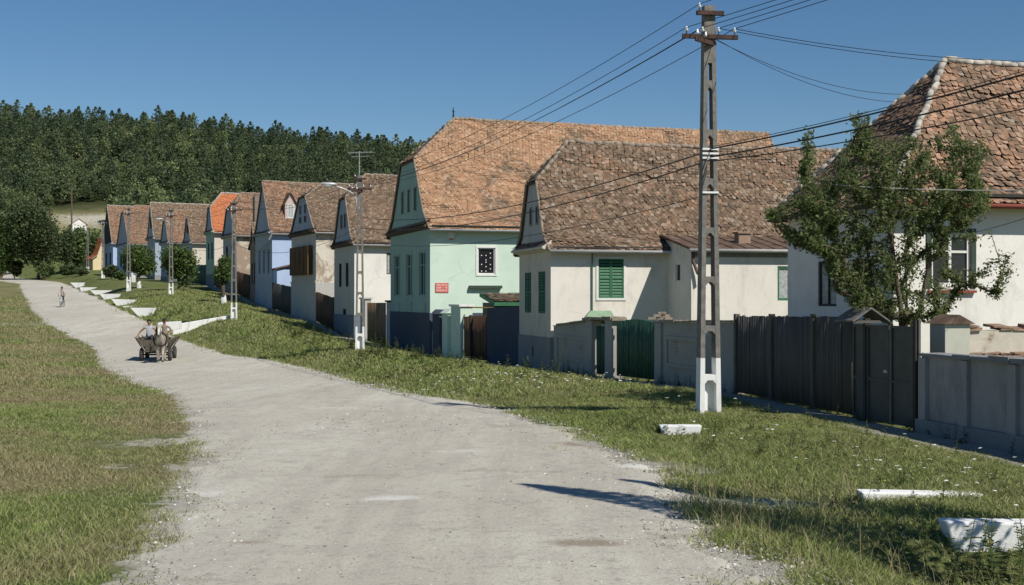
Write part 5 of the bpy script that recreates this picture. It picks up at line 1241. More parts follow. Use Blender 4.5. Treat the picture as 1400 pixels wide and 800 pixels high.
def in_poly(x, y, poly):
    c = False; j = len(poly) - 1
    for i in range(len(poly)):
        xi, yi = poly[i]; xj, yj = poly[j]
        if (yi > y) != (yj > y) and x < (xj - xi) * (y - yi) / (yj - yi) + xi: c = not c
        j = i
    return c
# --- the leafy garden tree in front of the white house: many thin stems
TD = 25.6; W2 = lambda px, py, d: Vector((KX(px) * d, d, (HY - py) / F * d))
rs = random.Random(12)
poly = [(1046,292),(1072,268),(1096,240),(1100,182),(1108,178),(1118,236),(1140,222),(1162,200),(1160,165),(1180,148),(1192,160),(1204,196),(1240,182),(1262,200),(1285,182),(1306,170),(1318,196),(1342,188),(1352,204),(1336,236),(1356,256),(1352,280),(1340,300),(1322,312),(1300,300),(1290,330),(1305,372),(1318,402),(1290,428),(1240,440),(1180,428),(1138,396),(1128,350),(1090,332),(1062,312)]
attr = []
while len(attr) < 980:
    x, y = rs.uniform(1046, 1358), rs.uniform(148, 440)
    if in_poly(x, y, poly) and rs.random() < (.45 if x > 1225 and y > 300 else 1) * (.8 if y < 230 else 1):
        w_ = max(.15, 1 - ((x - 1200) / 175) ** 2) ** .5; attr.append(W2(x, y, TD + rs.uniform(-1.5, 1.5) * w_))
for (x0, y0), (x1, y1), n in (((1049,292),(1112,266),30), ((1072,318),(1135,342),26), ((1100,290),(1150,300),20), ((1262,330),(1352,318),14), ((1285,372),(1396,372),16), ((1330,356),(1398,352),8), ((1318,372),(1372,402),7), ((1290,250),(1352,262),8), ((1180,200),(1186,150),10), ((1108,235),(1103,178),9), ((1330,230),(1348,188),8), ((1290,210),(1308,172),6)):
    for i in range(n): f = rs.random(); attr.append(W2(x0 + (x1-x0)*f + rs.gauss(0, 4), y0 + (y1-y0)*f + rs.gauss(0, 4), TD + rs.uniform(-.6, .3)))
base = W2(1238, 452, TD); base.z = gz(base); stems = []
for tx, ty, dy in ((1185,330,.2), (1215,300,-.3), (1250,290,.3), (1228,345,.6), (1272,352,-.4)):
    e = W2(tx, ty, TD + dy); m_ = base.lerp(e, .5) + Vector((rs.gauss(0, .15), rs.gauss(0, .2), -.1)); b2_ = base + Vector((rs.gauss(0, .12), rs.gauss(0, .1), .35))
    stems.append([base, b2_, m_, base.lerp(e, .78) + Vector((rs.gauss(0, .1), 0, 0)), e])
nodes, par, r, ends = grow(stems, attr, 3, .0055, .415)
t = thing('garden_tree', base, 'leafy many stemmed garden tree with arching twigs before the white house', 'tree')
skeleton_mesh('trunk', nodes, par, r, MT['bark'], t, base)
LC = []; LR = []
for e in ends:
    k = e; path = [nodes[e]]
    while par[k] >= 0 and len(path) < 6: k = par[k]; path.append(nodes[k])
    tone = rs.gauss(.45, .2)
    for _ in range(rs.randint(26, 52)):
        f = rs.random() ** 1.1 * (len(path) - 1); i = int(f); p = path[i].lerp(path[min(i+1, len(path)-1)], f - i)
        LC.append(p + Vector((rs.gauss(0, .06), rs.gauss(0, .06), rs.gauss(0, .055)))); LR.append(tone + rs.gauss(0, .18))
leaf_mesh('crown', [tuple(c) for c in LC], .080, MT['leaf'], t, tuple(base), .5, rnd=np.array(LR))
# --- crowns made of leaf clumps spread over lobes
def lobed_points(rg, n, ax, nl=14, hollow=.55, flat=1.0, rough=.22):
    """points near the skin of many lobes that fill an ellipsoid"""
    L = rg.normal(size=(nl, 3)); L /= np.linalg.norm(L, axis=1)[:, None]; L *= (rg.random(nl)[:, None] ** .5) * .62; R = .30 + .20 * rg.random(nl)
    i = rg.integers(0, nl, n); d = rg.normal(size=(n, 3)); d /= np.linalg.norm(d, axis=1)[:, None]
    rr = R[i] * (hollow + (1 - hollow) * rg.random(n) ** .5) * (1 + rough * rg.normal(size=n)); P_ = L[i] + d * rr[:, None]
    tone = .35 + .30 * (R[i] - .3) / .2 + .25 * d[:, 2] * 0 + rg.normal(0, .2, n) + .18 * rg.random(nl)[i]
    return P_ * np.array(ax), tone
def broad_tree(label, base, H, crown_r, mat, name='broadleaf_tree', leafs=2200, size=.3, trunk_r=.16, crown_h=None, group=None, seed=1, white=False, crown_base=None, nl=16, cat='tree'):
    rg = np.random.default_rng(seed); b = Vector(base); t = thing(name, b, label, cat, group); ch = crown_h or H * .8; cz = H - ch / 2
    pts, tone = lobed_points(rg, leafs, (crown_r * 1.08, crown_r * 1.08, ch * .54), nl); pts[:, 2] += cz; pts[:, 2] = np.maximum(pts[:, 2], .1)
    leaf_mesh('crown', pts, size, mat, t, (0,0,0), .75, rg, rnd=tone)
    at = [Vector(p) for p in pts[rg.integers(0, leafs, 26)] * np.array((.8, .8, 1))]
    nodes, par, r, ends = grow([[(0,0,-.5), (0,0,.3), (.03*H*rg.normal(), .03*H*rg.normal(), max(.5, (H-ch)*1.0))]], at, seed, trunk_r * .2, .5, step=max(.5, H*.1))
    r[0] = r[1] * 1.25; skeleton_mesh('trunk', nodes, par, r, MT['bark'], t, (0,0,0))
    if white: q = MB(); q.tube([(0,0,-.3),(0,0,.4),(0,0,.78)], [max(r[0], r[1]) * 1.10 + .01] * 2 + [r[1] * 1.08 + .01], 9); q.build('whitewash', MT['white_paint'], t)
    return t
p = hit(305.5, 416); broad_tree('young street tree with whitewashed trunk left of the peeling white houses', p, 66/F*p[1], 14/F*p[1], MT['leaf_young'], 'street_tree', 2600, .17, .17, 40/F*p[1], seed=4, white=True)
p = hit(190, 394); broad_tree('round street tree at the left of the pair in front of the row end', p, 68/F*p[1], 24/F*p[1], MT['leaf_young'], 'street_tree', 6500, .25, .17, 53/F*p[1], 'round street trees', 5, white=True)
p = hit(229, 399); broad_tree('round street tree at the right of the pair behind the flat lamp pole', (p[0], p[1]+4, gz(Vector(p)+Vector((0,4,0)))), 66/F*p[1], 28/F*p[1], MT['leaf_young'], 'street_tree', 7500, .25, .15, 58/F*p[1], 'round street trees', 6)
def base_at(px, d): v = Vector((KX(px) * d, d, 0)); v.z = gz(v); return v
def big(label, px, d, top, wpx, mat, seed, size=.5, n=5000, name='broadleaf_tree', group=None, full=.93):
    b = base_at(px, d); H = (HY - top) / F * d - b.z; return broad_tree(label, b, H, wpx / 2 / F * d, mat, name, n, size, .3, H * full, group, seed)
big('large dark rounded tree where the road ends at the left', 52, 206, 250, 98, MT['leaf_dark'], 7, .40, 17000)
big('dark leafy tree right of the largest tree at the road end', 88, 222, 312, 34, MT['leaf_dark'], 8, .42, 5000)
big('paler rounded tree at the left edge behind the road end', 4, 232, 290, 56, MT['leaf_young'], 9, .42, 8000)
big('low bushy tree below the pale tree at the left edge', 0, 204, 326, 34, MT['leaf_young'], 10, .4, 5000)
big('mid green tree left of the yellow cottage roof', 104, 226, 306, 34, MT['leaf_mid'], 12, .5, 3500)
big('broad green tree above the yellow cottage', 122, 238, 309, 44, MT['leaf_mid'], 13, .5, 3500)
big('tree outside the left of the view beyond the field', -40, 205, 275, 80, MT['leaf_mid'], 14, .55, 5000)
for px, sd_ in ((-110, 15), (-190, 16), (-300, 17), (-420, 18)): big('broad green tree in the row beyond the left edge of the field', px, 205 + (sd_ % 3) * 9, 278 + (sd_ % 2) * 14, 86, MT['leaf_mid' if sd_ % 2 else 'leaf_dark'], sd_, .5, 4500, group='trees beyond the field')
for px, d, top, wpx, sd_, lab in ((20, 207, 352, 26, 21, 'small dark bush under the trees at the road end left'), (64, 204, 358, 26, 22, 'low dark bush at the foot of the largest tree'), (92, 200, 360, 24, 23, 'green bush between the largest tree and the far pole'), (112, 195, 366, 24, 24, 'leafy bush beside the farthest lattice pole'), (152, 166, 360, 22, 25, 'dark bush at the corner of the last blue house'), (163, 160, 372, 18, 26, 'small bush left of the round street trees')):
    b = base_at(px, d); H = (HY - top) / F * d - b.z; broad_tree(lab, b, max(H, 1.2), wpx / 2 / F * d, MT['leaf_dark' if sd_ % 2 else 'leaf_mid'], 'bush', 1500, .38, .08, max(H, 1.2) * .95, 'bushes at the road end', sd_, nl=9, cat='bush')
big('pale grey green tree rising behind the red roofed house', 300, 215, 249, 50, MT['leaf_pale'], 30, .45, 3500)
big('small dark tree crown showing behind the roofs near the red roof', 322, 235, 262, 40, MT['leaf_mid'], 31, .5, 2500)
# slim trees standing just outside the right edge; only their shadows fall into view
def slim(label, x, y, H, cr, seed, n=900):
    b = Vector((x, y, 0)); b.z = gz(b); rg = np.random.default_rng(seed); t = thing('slim_tree', b, label, 'tree'); k = rg.random(n)
    z = H * (.25 + .75 * k); rad = cr * (1 - k) ** .7 * rg.random(n) ** .5 + .02; a = rg.random(n) * 6.283
    leaf_mesh('crown', np.column_stack([rad*np.cos(a), rad*np.sin(a), z]), .12, MT['leaf'], t, (0,0,0), .5, rg)
    q = MB(); q.tube([(0,0,-.4), (0,0,H*.5), (0,0,H*.98)], [.07, .045, .008], 6)
    for i in range(16):
        k = .25 + .68 * i / 16; a = rg.random() * 6.283; l = cr * (1 - k) ** .7; q.tube([(0,0,H*k), (l*math.cos(a), l*math.sin(a), H*k + l*.7)], [.02, .005], 4)
    q.build('trunk', MT['bark'], t)
slim('slim young tree just outside the right edge shading the road', 5.62, 9.9, 8.0, .85, 40, 3600); slim('very thin sapling just outside the right edge', 5.62, 11.6, 6.5, .42, 41, 2200)
# --- the wooded hill: trees on the sky line as things, the slope below as one mass
def template(kind, rg):
    if kind == 'pine':
        n = 520; k = rg.random(n); z = 2.4 + 9.2 * k; whorl = .75 + .35 * np.sin(k * 40 + rg.normal(0, .4, n)); a = rg.random(n) * 6.283
        rad = (3.3 * (1 - k ** 2.3) ** .8 + .12) * whorl * (.35 + .65 * rg.random(n) ** .5); P_ = np.column_stack([rad*np.cos(a), rad*np.sin(a), z]); tone = .40 + rg.normal(0, .22, n)
    else:
        n = 520; P_, tone = lobed_points(rg, n, (3.3, 3.3, 4.6), 11); P_[:, 2] += 6.3
    s = (.66 if kind == 'pine' else .72) * (.7 + .6 * rg.random(n))
    N = rg.normal(size=(n, 3)); N[:, 2] += .4; N /= np.linalg.norm(N, axis=1)[:, None]; T = np.cross(N, rg.normal(size=(n, 3))); T /= np.linalg.norm(T, axis=1)[:, None]; B_ = np.cross(N, T); s = s[:, None]
    V = np.stack([P_ - T*s*.5, P_ + B_*s*.4, P_ + T*s*.5, P_ - B_*s*.4], 1)
    return V, np.clip(tone, 0, 1)
rg = np.random.default_rng(77); PINES = [template('pine', rg) for _ in range(4)]; BROADS = [template('broad', rg) for _ in range(4)]
Vs, Rs = [], []
for y in np.arange(262, 478, 4.1):
    for x in np.arange(-320, 170, 4.5):
        X, Y = x + rg.normal(0, 1.6), y + rg.normal(0, 1.5)
        lim = 306 + 38 * math.exp(-((X + 114) / 13)**4) - (14 if X > -60 else 0) - (34 if X < -146 else 0) + 10 * (vn(X*.03, Y*.03, 9) - .5) * 2
        if X < -150 and Y < 330 and abs(X + 190 + (330 - Y) * .2) < 14 and vn(X*.1, Y*.1, 3) < .6: continue
        if Y < lim or (X > 60 and rg.random() < .5): continue
        mix = vn(X*.03, Y*.03, 15) + .25 * (390 - Y) / 90 + .08
        V, tn = (BROADS if rg.random() < np.clip((mix - .46) * 3, .05, .85) else PINES)[rg.integers(0, 4)]
        off = rg.normal(-.02, .20); sc = rg.uniform(.50, .98); a = rg.random() * 6.283; ca, sa = math.cos(a), math.sin(a); h = sc * rg.uniform(.9, 1.12)
        Q = np.stack([(V[..., 0]*ca - V[..., 1]*sa) * sc + X, (V[..., 0]*sa + V[..., 1]*ca) * sc + Y, V[..., 2] * h + float(ground(X, Y)) - .6], -1)
        keep = rg.random(len(Q)) < .8; Vs.append(Q[keep].reshape(-1, 3)); Rs.append(np.clip(tn[keep] * .8 + off + (.16 if V is BROADS[0][0] or V is BROADS[1][0] else 0), 0, 1))
V = np.concatenate(Vs); me = np_mesh('forest', V, np.arange(len(V)).reshape(-1, 4), np.concatenate(Rs))
tag(link_mesh('forest', me, MT['forest']), kind='stuff')
protos = []
for kind, T_ in (('pine', PINES), ('broad', BROADS)):
    for V, tn in T_[:3]:
        nm = 'pine_tree' if kind == 'pine' else 'broadleaf_tree'
        t = thing(nm, (0,0,0), 'x', 'tree'); me = np_mesh('crown', V.reshape(-1, 3), np.arange(len(V)*4).reshape(-1, 4), tn); link_mesh('crown', me, MT['pine' if kind == 'pine' else 'leaf_mid'], t)
        q = MB(); q.tube([(0,0,-1), (0,0,5), (0,0,10)], [.22, .16, .05], 6); q.build('trunk', MT['bark'], t); protos.append((kind, t))
used = set(); k = 0
for x in np.arange(-238, 32, 2.9):
    kind, pr = protos[rg.choice([0, 1, 2, 0, 1, 3, 4, 5])]; Y = 480 + rg.normal(0, 2.5); X = x + rg.normal(0, .8)
    o = pr if id(pr) not in used else copy_tree(pr); used.add(id(pr)); sc = rg.uniform(.5, .95); o.location = (X, Y, float(ground(X, Y)) - .5); o.scale = (sc * 1.05, sc * 1.05, sc * rg.uniform(.9, 1.15)); o.rotation_euler.z = rg.random() * 6.283
    o['label'] = 'dark pine standing against the sky along the ridge of the hill' if kind == 'pine' else 'rounded broadleaf tree against the sky along the ridge of the hill'; o['group'] = 'ridge line pines' if kind == 'pine' else 'ridge line broadleaf trees'
for kind, pr in protos:
    if id(pr) not in used:
        for c in list(pr.children): bpy.data.objects.remove(c)
        bpy.data.objects.remove(pr)

# ------------------------------------------------------------------ people, horse, cart, bicycle
def body(name, joints, edges, mats, zones, parent=None, root='pelvis', sub=2):
    """one continuous skin grown over a joint skeleton; zones map a bone to a material slot"""
    ids = {k: i for i, k in enumerate(joints)}; me = bpy.data.meshes.new(name + '_skin')
    me.from_pydata([j[0] for j in joints.values()], [(ids[a], ids[b]) for a, b in edges], []); o = bpy.data.objects.new('tmp', me); COL.objects.link(o)
    sk = o.modifiers.new('skin', 'SKIN'); sk.use_smooth_shade = True
    lay = me.skin_vertices[0].data if me.skin_vertices else None
    for k, (p, r_) in joints.items():
        lay[ids[k]].radius = (r_, r_) if not hasattr(r_, '__len__') else r_; lay[ids[k]].use_root = (k == root)
    sb = o.modifiers.new('sub', 'SUBSURF'); sb.levels = sub; sb.render_levels = sub
    dg = bpy.context.evaluated_depsgraph_get(); dg.update(); out = bpy.data.meshes.new_from_object(o.evaluated_get(dg)); bpy.data.objects.remove(o)
    out.materials.clear()
    for m in mats: out.materials.append(MT[m])
    seg = [(Vector(joints[a][0]), Vector(joints[b][0]), zones(a, b)) for a, b in edges]
    for f in out.polygons:
        c = f.center; best = 1e9; z = 0
        for a, b, zz in seg:
            d = b - a; tt = max(0, min(1, (c - a).dot(d) / max(d.length_squared, 1e-9))); dd = (c - a - d * tt).length
            if dd < best: best = dd; z = zz
        f.material_index = z; f.use_smooth = True
    ob = bpy.data.objects.new(name, out); COL.objects.link(ob)
    if parent: ob.parent = parent
    return ob
def hand_chain(J, E, wrist, palm, d, side, s=1.0, curl=.6):
    """palm with four bent fingers and a thumb"""
    d = d.normalized(); up = Vector((0,0,1)); sd_ = d.cross(up).normalized() if abs(d.z) < .95 else Vector((1,0,0)); dn = -sd_.cross(d)
    if dn.z > 0: dn = -dn
    pb = Vector(J[wrist][0]); k = wrist + 'p'; J[k] = (pb + d * .05 * s, .030 * s); E.append((wrist, k))
    for i, (off, ln) in enumerate(((-.028, .062), (-.009, .072), (.010, .068), (.028, .052))):
        a = pb + d * .085 * s + sd_ * off * s; b = a + (d * (1 - curl*.5) + dn * curl*.6).normalized() * ln * .55 * s; c = b + (d * (.5 - curl*.5) + dn).normalized() * ln * .5 * s
        for n_, q, r_ in ((k + 'a%d' % i, a, .0105), (k + 'b%d' % i, b, .0095), (k + 'c%d' % i, c, .008)): J[n_] = (q, r_ * s)
        E += [(k, k + 'a%d' % i), (k + 'a%d' % i, k + 'b%d' % i), (k + 'b%d' % i, k + 'c%d' % i)]
    a = pb + d * .05 * s + sd_ * side * .035 * s; b = a + (d * .7 + sd_ * side * .6 + dn * .3).normalized() * .035 * s; c = b + (d + dn * .6).normalized() * .028 * s
    J[k + 't0'] = (a, .012 * s); J[k + 't1'] = (b, .0105 * s); J[k + 't2'] = (c, .009 * s); E += [(k, k + 't0'), (k + 't0', k + 't1'), (k + 't1', k + 't2')]
def person(label, base, rz, pose, mats, hair='hair', cap=None, group=None):
    """pose: joint positions in metres, x to the figure's left, -y forwards"""
    t = thing('person', base, label, 'person', group); t.rotation_euler.z = rz
    J = {}; E = []
    R_ = dict(pelvis=.155, waist=.135, chest=(.175,.135), neck0=.075, neck=.055, head0=.075, head=.098, headtop=.075, clav=.07, sho=.062, elb=.045, wri=.031, hip=.095, knee=.062, ank=.043, toe=.036)
    for k, p in pose.items():
        if k == 'hands': continue
        J[k] = (Vector(p), R_[k.rstrip('LR')])
    E = [('pelvis','waist'),('waist','chest'),('chest','neck0'),('neck0','neck'),('neck','head0'),('head0','head'),('head','headtop')]
    hd_ = Vector(pose['head']); J['nose'] = (hd_ + Vector((0,-.105,-.015)), .018); E.append(('head', 'nose'))
    for s in 'LR':
        E += [('chest','clav'+s),('clav'+s,'sho'+s),('sho'+s,'elb'+s),('elb'+s,'wri'+s),('pelvis','hip'+s),('hip'+s,'knee'+s),('knee'+s,'ank'+s),('ank'+s,'toe'+s)]
        J['ear'+s] = (hd_ + Vector((.088 if s == 'L' else -.088, .01, -.01)), .018); E.append(('head', 'ear'+s))
        d = (Vector(pose['wri'+s]) - Vector(pose['elb'+s])); hand_chain(J, E, 'wri'+s, None, d, 1 if s == 'L' else -1)
    def zone(a, b):
        st = lambda k: k.rstrip('LR')
        if st(a) in ('ank',) or st(b) == 'toe': return 3
        if st(a) in ('pelvis', 'hip', 'knee') and st(b) in ('hip', 'knee', 'ank'): return 2
        if st(a) in ('pelvis', 'waist', 'chest', 'clav') and st(b) in ('waist', 'chest', 'neck0', 'clav', 'sho'): return 1
        if st(a) == 'sho' and mats[4]: return 1
        return 0
    body('body', J, E, [mats[0], mats[1], mats[2], mats[3]], zone, t)
    m = MB(); c = hd_ + Vector((0,.02,.045)); m.ball(c, .112, 14, 9, 0, (.92, 1.0, .85)); hr = m.build('cap' if cap else 'hair', MT[cap or hair], t, smooth=True)
    if cap: m = MB(); m.hexa([c + Vector(v) for v in ((-.07,-.09,.0),(.07,-.09,.0),(.06,-.2,-.025),(-.06,-.2,-.025),(-.07,-.09,.014),(.07,-.09,.014),(.06,-.2,-.012),(-.06,-.2,-.012))]); m.build('peak', MT[cap], hr)
    m = MB()
    for s in (-1, 1): m.ball(hd_ + Vector((.034*s,-.092,.012)), .011, 8, 6)
    m.tube([hd_ + Vector((-.028,-.094,-.052)), hd_ + Vector((0,-.1,-.055)), hd_ + Vector((.028,-.094,-.052))], .006, 5); m.build('face', MT['hair'], t)
    return t
# the cart comes towards us, the horse harnessed in front at its left hand side
cb = hit(216, 493); CZ = math.atan2(-.98, .17) + math.pi / 2; cart = thing('horse_cart', cb, 'low wooden V sided horse cart on rubber tyres carrying green fodder', 'cart'); cart.rotation_euler.z = CZ
# cart frame: -y forwards, x to the right in the picture
for x in (-.66, .66):
    for y in (-.95, 1.35):
        m = MB(); c = Vector((x, y, .33)); pts = [c + Vector((0, .255*math.cos(a), .255*math.sin(a))) for a in np.linspace(0, 2*math.pi, 21)]; m.tube(pts, .085, 8, caps=False); wl = m.build('wheel', MT['tyre'], cart, smooth=True)
        m = MB(); m.tube([c - Vector((.06,0,0)), c + Vector((.06,0,0))], .17, 14); m.build('rim', MT['steel'], wl)
for y in (-.95, 1.35): m = MB(); m.tube([(-.62,y,.33),(.62,y,.33)], .04, 6); m.build('axle', MT['black'], cart)
m = MB(); m.box(-.42,.42,-1.35,1.8,.50,.55); m.box(-.06,.06,-1.6,1.9,.42,.499); cart_floor = m.build('cart_bed', MT['cart_wood'], cart)
for s in (-1, 1):
    m = MB()
    for i in range(3):
        a0_, a1_ = .42 + .15*i, .42 + .15*(i+1) - .015; z0_, z1_ = .56 + .20*i, .56 + .20*(i+1) - .02
        m.hexa([(s*a0_,-1.3,z0_),(s*a0_,1.75,z0_),(s*(a0_+.03),1.75,z0_),(s*(a0_+.03),-1.3,z0_),(s*a1_,-1.35,z1_),(s*a1_,1.8,z1_),(s*(a1_+.03),1.8,z1_),(s*(a1_+.03),-1.35,z1_)])
    for y in (-1.2, .2, 1.6): m.hexa([(s*.47,y-.03,.5),(s*.47,y+.03,.5),(s*.53,y+.03,.5),(s*.53,y-.03,.5),(s*.93,y-.03,1.2),(s*.93,y+.03,1.2),(s*.98,y+.03,1.2),(s*.98,y-.03,1.2)])
    m.build('side_rack', MT['cart_wood'], cart)
m = MB(); m.hexa([(-.42,-1.34,.56),(.42,-1.34,.56),(.42,-1.30,.56),(-.42,-1.30,.56),(-.8,-1.38,1.05),(.8,-1.38,1.05),(.8,-1.34,1.05),(-.8,-1.34,1.05)]); m.build('front_board', MT['cart_wood'], cart)
m = MB(); m.box(-.78,.78,-1.0,-.65,1.0,1.05); m.build('seat_plank', MT['cart_wood'], cart)
m = MB(); m.tube([(0,-1.2,.45),(0,-3.3,.62)], .045, 6); m.tube([(-.5,-1.55,.5),(.5,-1.55,.5)], .035, 6); m.build('draw_pole', MT['cart_wood'], cart)
rgh = np.random.default_rng(3); q = rgh.normal(size=(1400, 3)) * (.26, .55, .12) + (0, .35, .95); q[:, 2] = np.maximum(q[:, 2], .6); q[:, 0] = np.clip(q[:, 0], -.6, .6)
me_o = leaf_mesh('fodder', q + np.array(cb), .22, MT['hay'], None, tuple(cb), .25, rgh); me_o.location = cb; me_o.rotation_euler.z = CZ; tag(me_o, 'heap of cut green fodder lying in the horse cart', 'fodder')
CM = Matrix.Translation(cb) @ Matrix.Rotation(CZ, 4, 'Z'); cp_ = lambda x, y, z: CM @ Vector((x, y, z))
# horse: head to -y
hb_ = cp_(.40, -2.55, 0); hb_.z = gz(hb_) + .03
hz = thing('horse', hb_, 'pale grey cart horse with white blaze pulling the wooden cart', 'horse'); hz.rotation_euler.z = CZ + .03
J = dict(pelvis=((0,.62,1.14),(.25,.25)), loin=((0,.25,1.13),(.25,.27)), belly=((0,-.05,1.08),(.26,.28)), chest=((0,-.42,1.10),(.23,.27)), breast=((0,-.66,1.16),(.17,.19)), nk1=((0,-.86,1.36),(.11,.15)), nk2=((0,-1.02,1.56),(.085,.12)), poll=((0,-1.12,1.68),(.08,.09)), face=((0,-1.27,1.52),(.078,.09)), muz=((0,-1.40,1.33),(.058,.058)), nos=((0,-1.44,1.25),(.05,.045)))
E = [('pelvis','loin'),('loin','belly'),('belly','chest'),('chest','breast'),('breast','nk1'),('nk1','nk2'),('nk2','poll'),('poll','face'),('face','muz'),('muz','nos')]
for s, x in (('L', .13), ('R', -.13)):
    f = -.06 if s == 'L' else .16
    J.update({'sh'+s: ((x,-.50,.95),(.13,.14)), 'el'+s: ((x*1.05,-.46,.72),.092), 'kn'+s: ((x*.95,-.50+f*.8,.42),.058), 'fe'+s: ((x*.95,-.48+f*1.3,.14),.042), 'ho'+s: ((x*.95,-.53+f*1.4,.05),.06)})
    E += [('chest','sh'+s),('sh'+s,'el'+s),('el'+s,'kn'+s),('kn'+s,'fe'+s),('fe'+s,'ho'+s)]
    g_ = .10 if s == 'L' else -.12
    J.update({'th'+s: ((x,.66,.92),(.16,.16)), 'st'+s: ((x*1.1,.52+g_*.3,.74),.105), 'hk'+s: ((x*.95,.80+g_,.46),.056), 'pa'+s: ((x*.95,.74+g_*1.2,.14),.042), 'hh'+s: ((x*.95,.69+g_*1.3,.05),.058)})
    E += [('pelvis','th'+s),('th'+s,'st'+s),('st'+s,'hk'+s),('hk'+s,'pa'+s),('pa'+s,'hh'+s)]
    J['ea'+s] = ((x*.5,-1.10,1.76),.03); J['eb'+s] = ((x*.62,-1.12,1.86),.012); E += [('poll','ea'+s),('ea'+s,'eb'+s)]
body('body', {k: (Vector(p), r_) for k, (p, r_) in J.items()}, E, ['horse', 'horse_dark'], lambda a, b: 1 if (a[:2] in ('fe', 'pa')) or b == 'nos' else 0, hz)
m = MB()
for i in range(16): f = i / 15; p = Vector((0,-.66,1.40)).lerp(Vector((0,-1.10,1.78)), f); m.tube([p, p + Vector((-.12,.06,-.10)), p + Vector((-.17,.10,-.26))], [.035,.03,.008], 5)
m.build('mane', MT['horse_dark'], hz, smooth=True)
m = MB(); m.tube([(0,.86,1.22),(0,.98,1.05),(0,1.0,.75),(0,.96,.5)], [.05,.06,.06,.015], 7); m.build('tail', MT['horse_dark'], hz, smooth=True)
m = MB(); m.tube([(0,-1.20,1.66),(0,-1.335,1.53),(0,-1.44,1.36)], [.035,.034,.02], 6); m.build('blaze', MT['frame_white'], hz, smooth=True)
m = MB()
for s in (-1, 1): m.ball((.078*s,-1.22,1.60), .018, 8, 6)
m.build('eye', MT['black'], hz)
m = MB(); m.tube([Vector((.30*math.sin(a), -.60, 1.12 + .34*math.cos(a))) for a in np.linspace(0, 2*math.pi, 19)], .03, 6, caps=False); m.tube([Vector((.29*math.sin(a), .0, 1.09 + .30*math.cos(a))) for a in np.linspace(0, 2*math.pi, 19)], .018, 6, caps=False)
for s in (-1, 1): m.tube([(.30*s,-.60,1.05),(.31*s,.3,1.0),(.30*s,1.15,.62)], .014, 5)
m.tube([Vector((.092*math.sin(a), -1.33 + .06*math.cos(a), 1.42 + .075*math.cos(a))) for a in np.linspace(0, 2*math.pi, 13)], .01, 5, caps=False); hn = m.build('harness', MT['leather'], hz)
def seated(lean=0, arms=None, look=0):
    P_ = dict(pelvis=(0,0,.16), waist=(0,-.02,.34), chest=(0,-.04 - lean,.56), neck0=(0,-.04 - lean,.70), neck=(0,-.05 - lean,.76), head0=(0,-.07 - lean,.82), head=(0,-.08 - lean,.89), headtop=(0,-.07 - lean,.955))
    for s, x in (('L', 1), ('R', -1)):
        P_.update({'clav'+s: (.10*x,-.03 - lean,.64), 'sho'+s: (.20*x,-.03 - lean,.62), 'hip'+s: (.10*x,-.03,.13), 'knee'+s: (.16*x,-.42,.10), 'ank'+s: (.15*x,-.52,-.30), 'toe'+s: (.16*x,-.66,-.34)})
        P_.update({k + s: v for k, v in arms[s].items()})
    return P_
person('man in grey vest sitting on the cart with one arm stretched to its side', cp_(-.32, -.78, 1.02), CZ, seated(.03, {'R': dict(elb=(-.42,-.02,.42), wri=(-.56,-.06,.20)), 'L': dict(elb=(.33,-.06,.40), wri=(.28,-.26,.24))}), ['skin_tan', 'shirt_grey', 'trousers', 'black', None])
person('man in dark cap and tan shirt driving the horse cart', cp_(.40, -.80, 1.06), CZ, seated(.08, {'R': dict(elb=(-.28,-.14,.36), wri=(-.12,-.40,.34)), 'L': dict(elb=(.36,-.08,.38), wri=(.22,-.38,.28))}), ['skin_tan', 'shirt_tan', 'trousers_olive', 'black', True], cap='black')
m = MB()
for hx, sx in ((.30, -.09), (.60, .09)): m.tube([cp_(hx,-1.22,1.40), cp_(.40+sx*2,-2.4,1.30), cp_(.40+sx,-3.75,1.42)], .012, 5)
o = m.build('reins', MT['leather'], None); tag(o, 'leather reins running from the driver to the horse', 'reins')
# the cyclist far up the road
yb = hit(85, 420.5); zb_ = gz(Vector(yb)) + .035; BZ = .12
bk = thing('bicycle', (yb[0], yb[1], zb_), 'bicycle with white mudguard ridden down the gravel road', 'bicycle'); bk.rotation_euler.z = BZ
for y, nm in ((-.53, 'front'), (.53, 'rear')):
    m = MB(); c = Vector((0, y, .34)); m.tube([c + Vector((0, .32*math.cos(a), .32*math.sin(a))) for a in np.linspace(0, 2*math.pi, 25)], .022, 6, caps=False); wl = m.build('wheel', MT['tyre'], bk, smooth=True)
    m = MB()
    for i in range(10): a = math.pi * i / 10; m.tube([c + Vector((0,.31*math.cos(a),.31*math.sin(a))), c - Vector((0,.31*math.cos(a),.31*math.sin(a)))], .003, 3)
    m.tube([c - Vector((.05,0,0)), c + Vector((.05,0,0))], .025, 8); m.build('spokes', MT['steel'], wl)
    m = MB(); aa = np.linspace(.3, 2.6, 10) if y > 0 else np.linspace(.5, 2.6, 10)
    m.tube([c + Vector((0, .36*math.cos(a), .36*math.sin(a))) for a in aa], .035, 6); m.build('mudguard', MT['bike'], bk, smooth=True)
m = MB(); m.tube([(0,-.40,.88),(0,.0,.30)], .02, 6); m.tube([(0,-.38,.82),(0,.16,.80)], .018, 6); m.tube([(0,0,.30),(0,.18,.92)], .018, 6); m.tube([(0,0,.30),(0,.53,.34)], .013, 6); m.tube([(0,.53,.34),(0,.16,.80)], .013, 6)
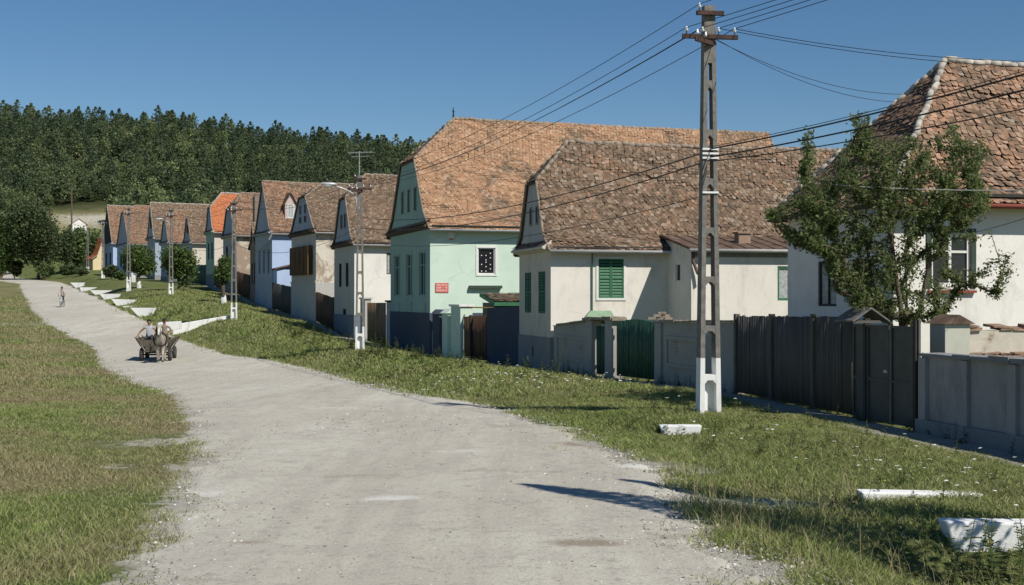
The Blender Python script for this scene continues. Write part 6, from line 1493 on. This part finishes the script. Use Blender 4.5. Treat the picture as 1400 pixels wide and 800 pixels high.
for s in (-1, 1): m.tube([(.035*s,-.53,.34),(.035*s,-.42,.72),(0,-.40,.88)], .014, 6)
m.build('frame', MT['bike'], bk, smooth=True); m = MB(); m.tube([(0,-.40,.86),(0,-.38,1.0)], .014, 6); m.tube([(-.29,-.22,1.04),(-.22,-.36,1.03),(0,-.40,1.0),(.22,-.36,1.03),(.29,-.22,1.04)], .013, 6); m.build('handlebar', MT['steel'], bk, smooth=True)
m = MB(); m.ball((0,.20,.95), .13, 10, 7, 0, (.75, 1.1, .35)); m.build('saddle', MT['black'], bk, smooth=True)
m = MB(); m.tube([(0,0,.30),(-.09,0,.30)], .015, 6); m.tube([(-.09,0,.30),(-.09,-.05,.14)], .012, 6); m.box(-.19,-.10,-.10,.0,.12,.145); m.tube([(0,0,.30),(.09,0,.30)], .015, 6); m.tube([(.09,0,.30),(.09,.05,.46)], .012, 6); m.box(.10,.19,0,.10,.45,.475); m.build('pedals', MT['black'], bk)
m = MB(); m.ball((0,-.50,.86), .07, 8, 6); m.build('headlight', MT['bike'], bk, smooth=True)
P_ = dict(pelvis=(0,.20,1.05), waist=(0,.14,1.20), chest=(0,.02,1.40), neck0=(0,-.05,1.53), neck=(0,-.08,1.58), head0=(0,-.11,1.64), head=(0,-.13,1.71), headtop=(0,-.12,1.775))
for s, x in (('L', 1), ('R', -1)):
    P_.update({'clav'+s: (.10*x,-.02,1.47), 'sho'+s: (.195*x,-.02,1.45), 'elb'+s: (.30*x,-.10,1.23), 'wri'+s: (.27*x,-.22,1.07), 'hip'+s: (.10*x,.16,1.0)})
P_.update(kneeL=(.15,-.22,.86), ankL=(.145,.04,.53), toeL=(.145,-.1,.49), kneeR=(-.15,-.14,.62), ankR=(-.145,-.02,.22), toeR=(-.145,-.16,.17))
person('cyclist in pale pink shirt and dark trousers riding towards us down the road', (yb[0], yb[1], zb_), BZ, P_, ['skin_tan', 'shirt_pink', 'trousers', 'black', True])
for o in list(COL.objects):
    if o.parent is None and o.get('category') and not o.get('kind'): o['kind'] = 'thing'
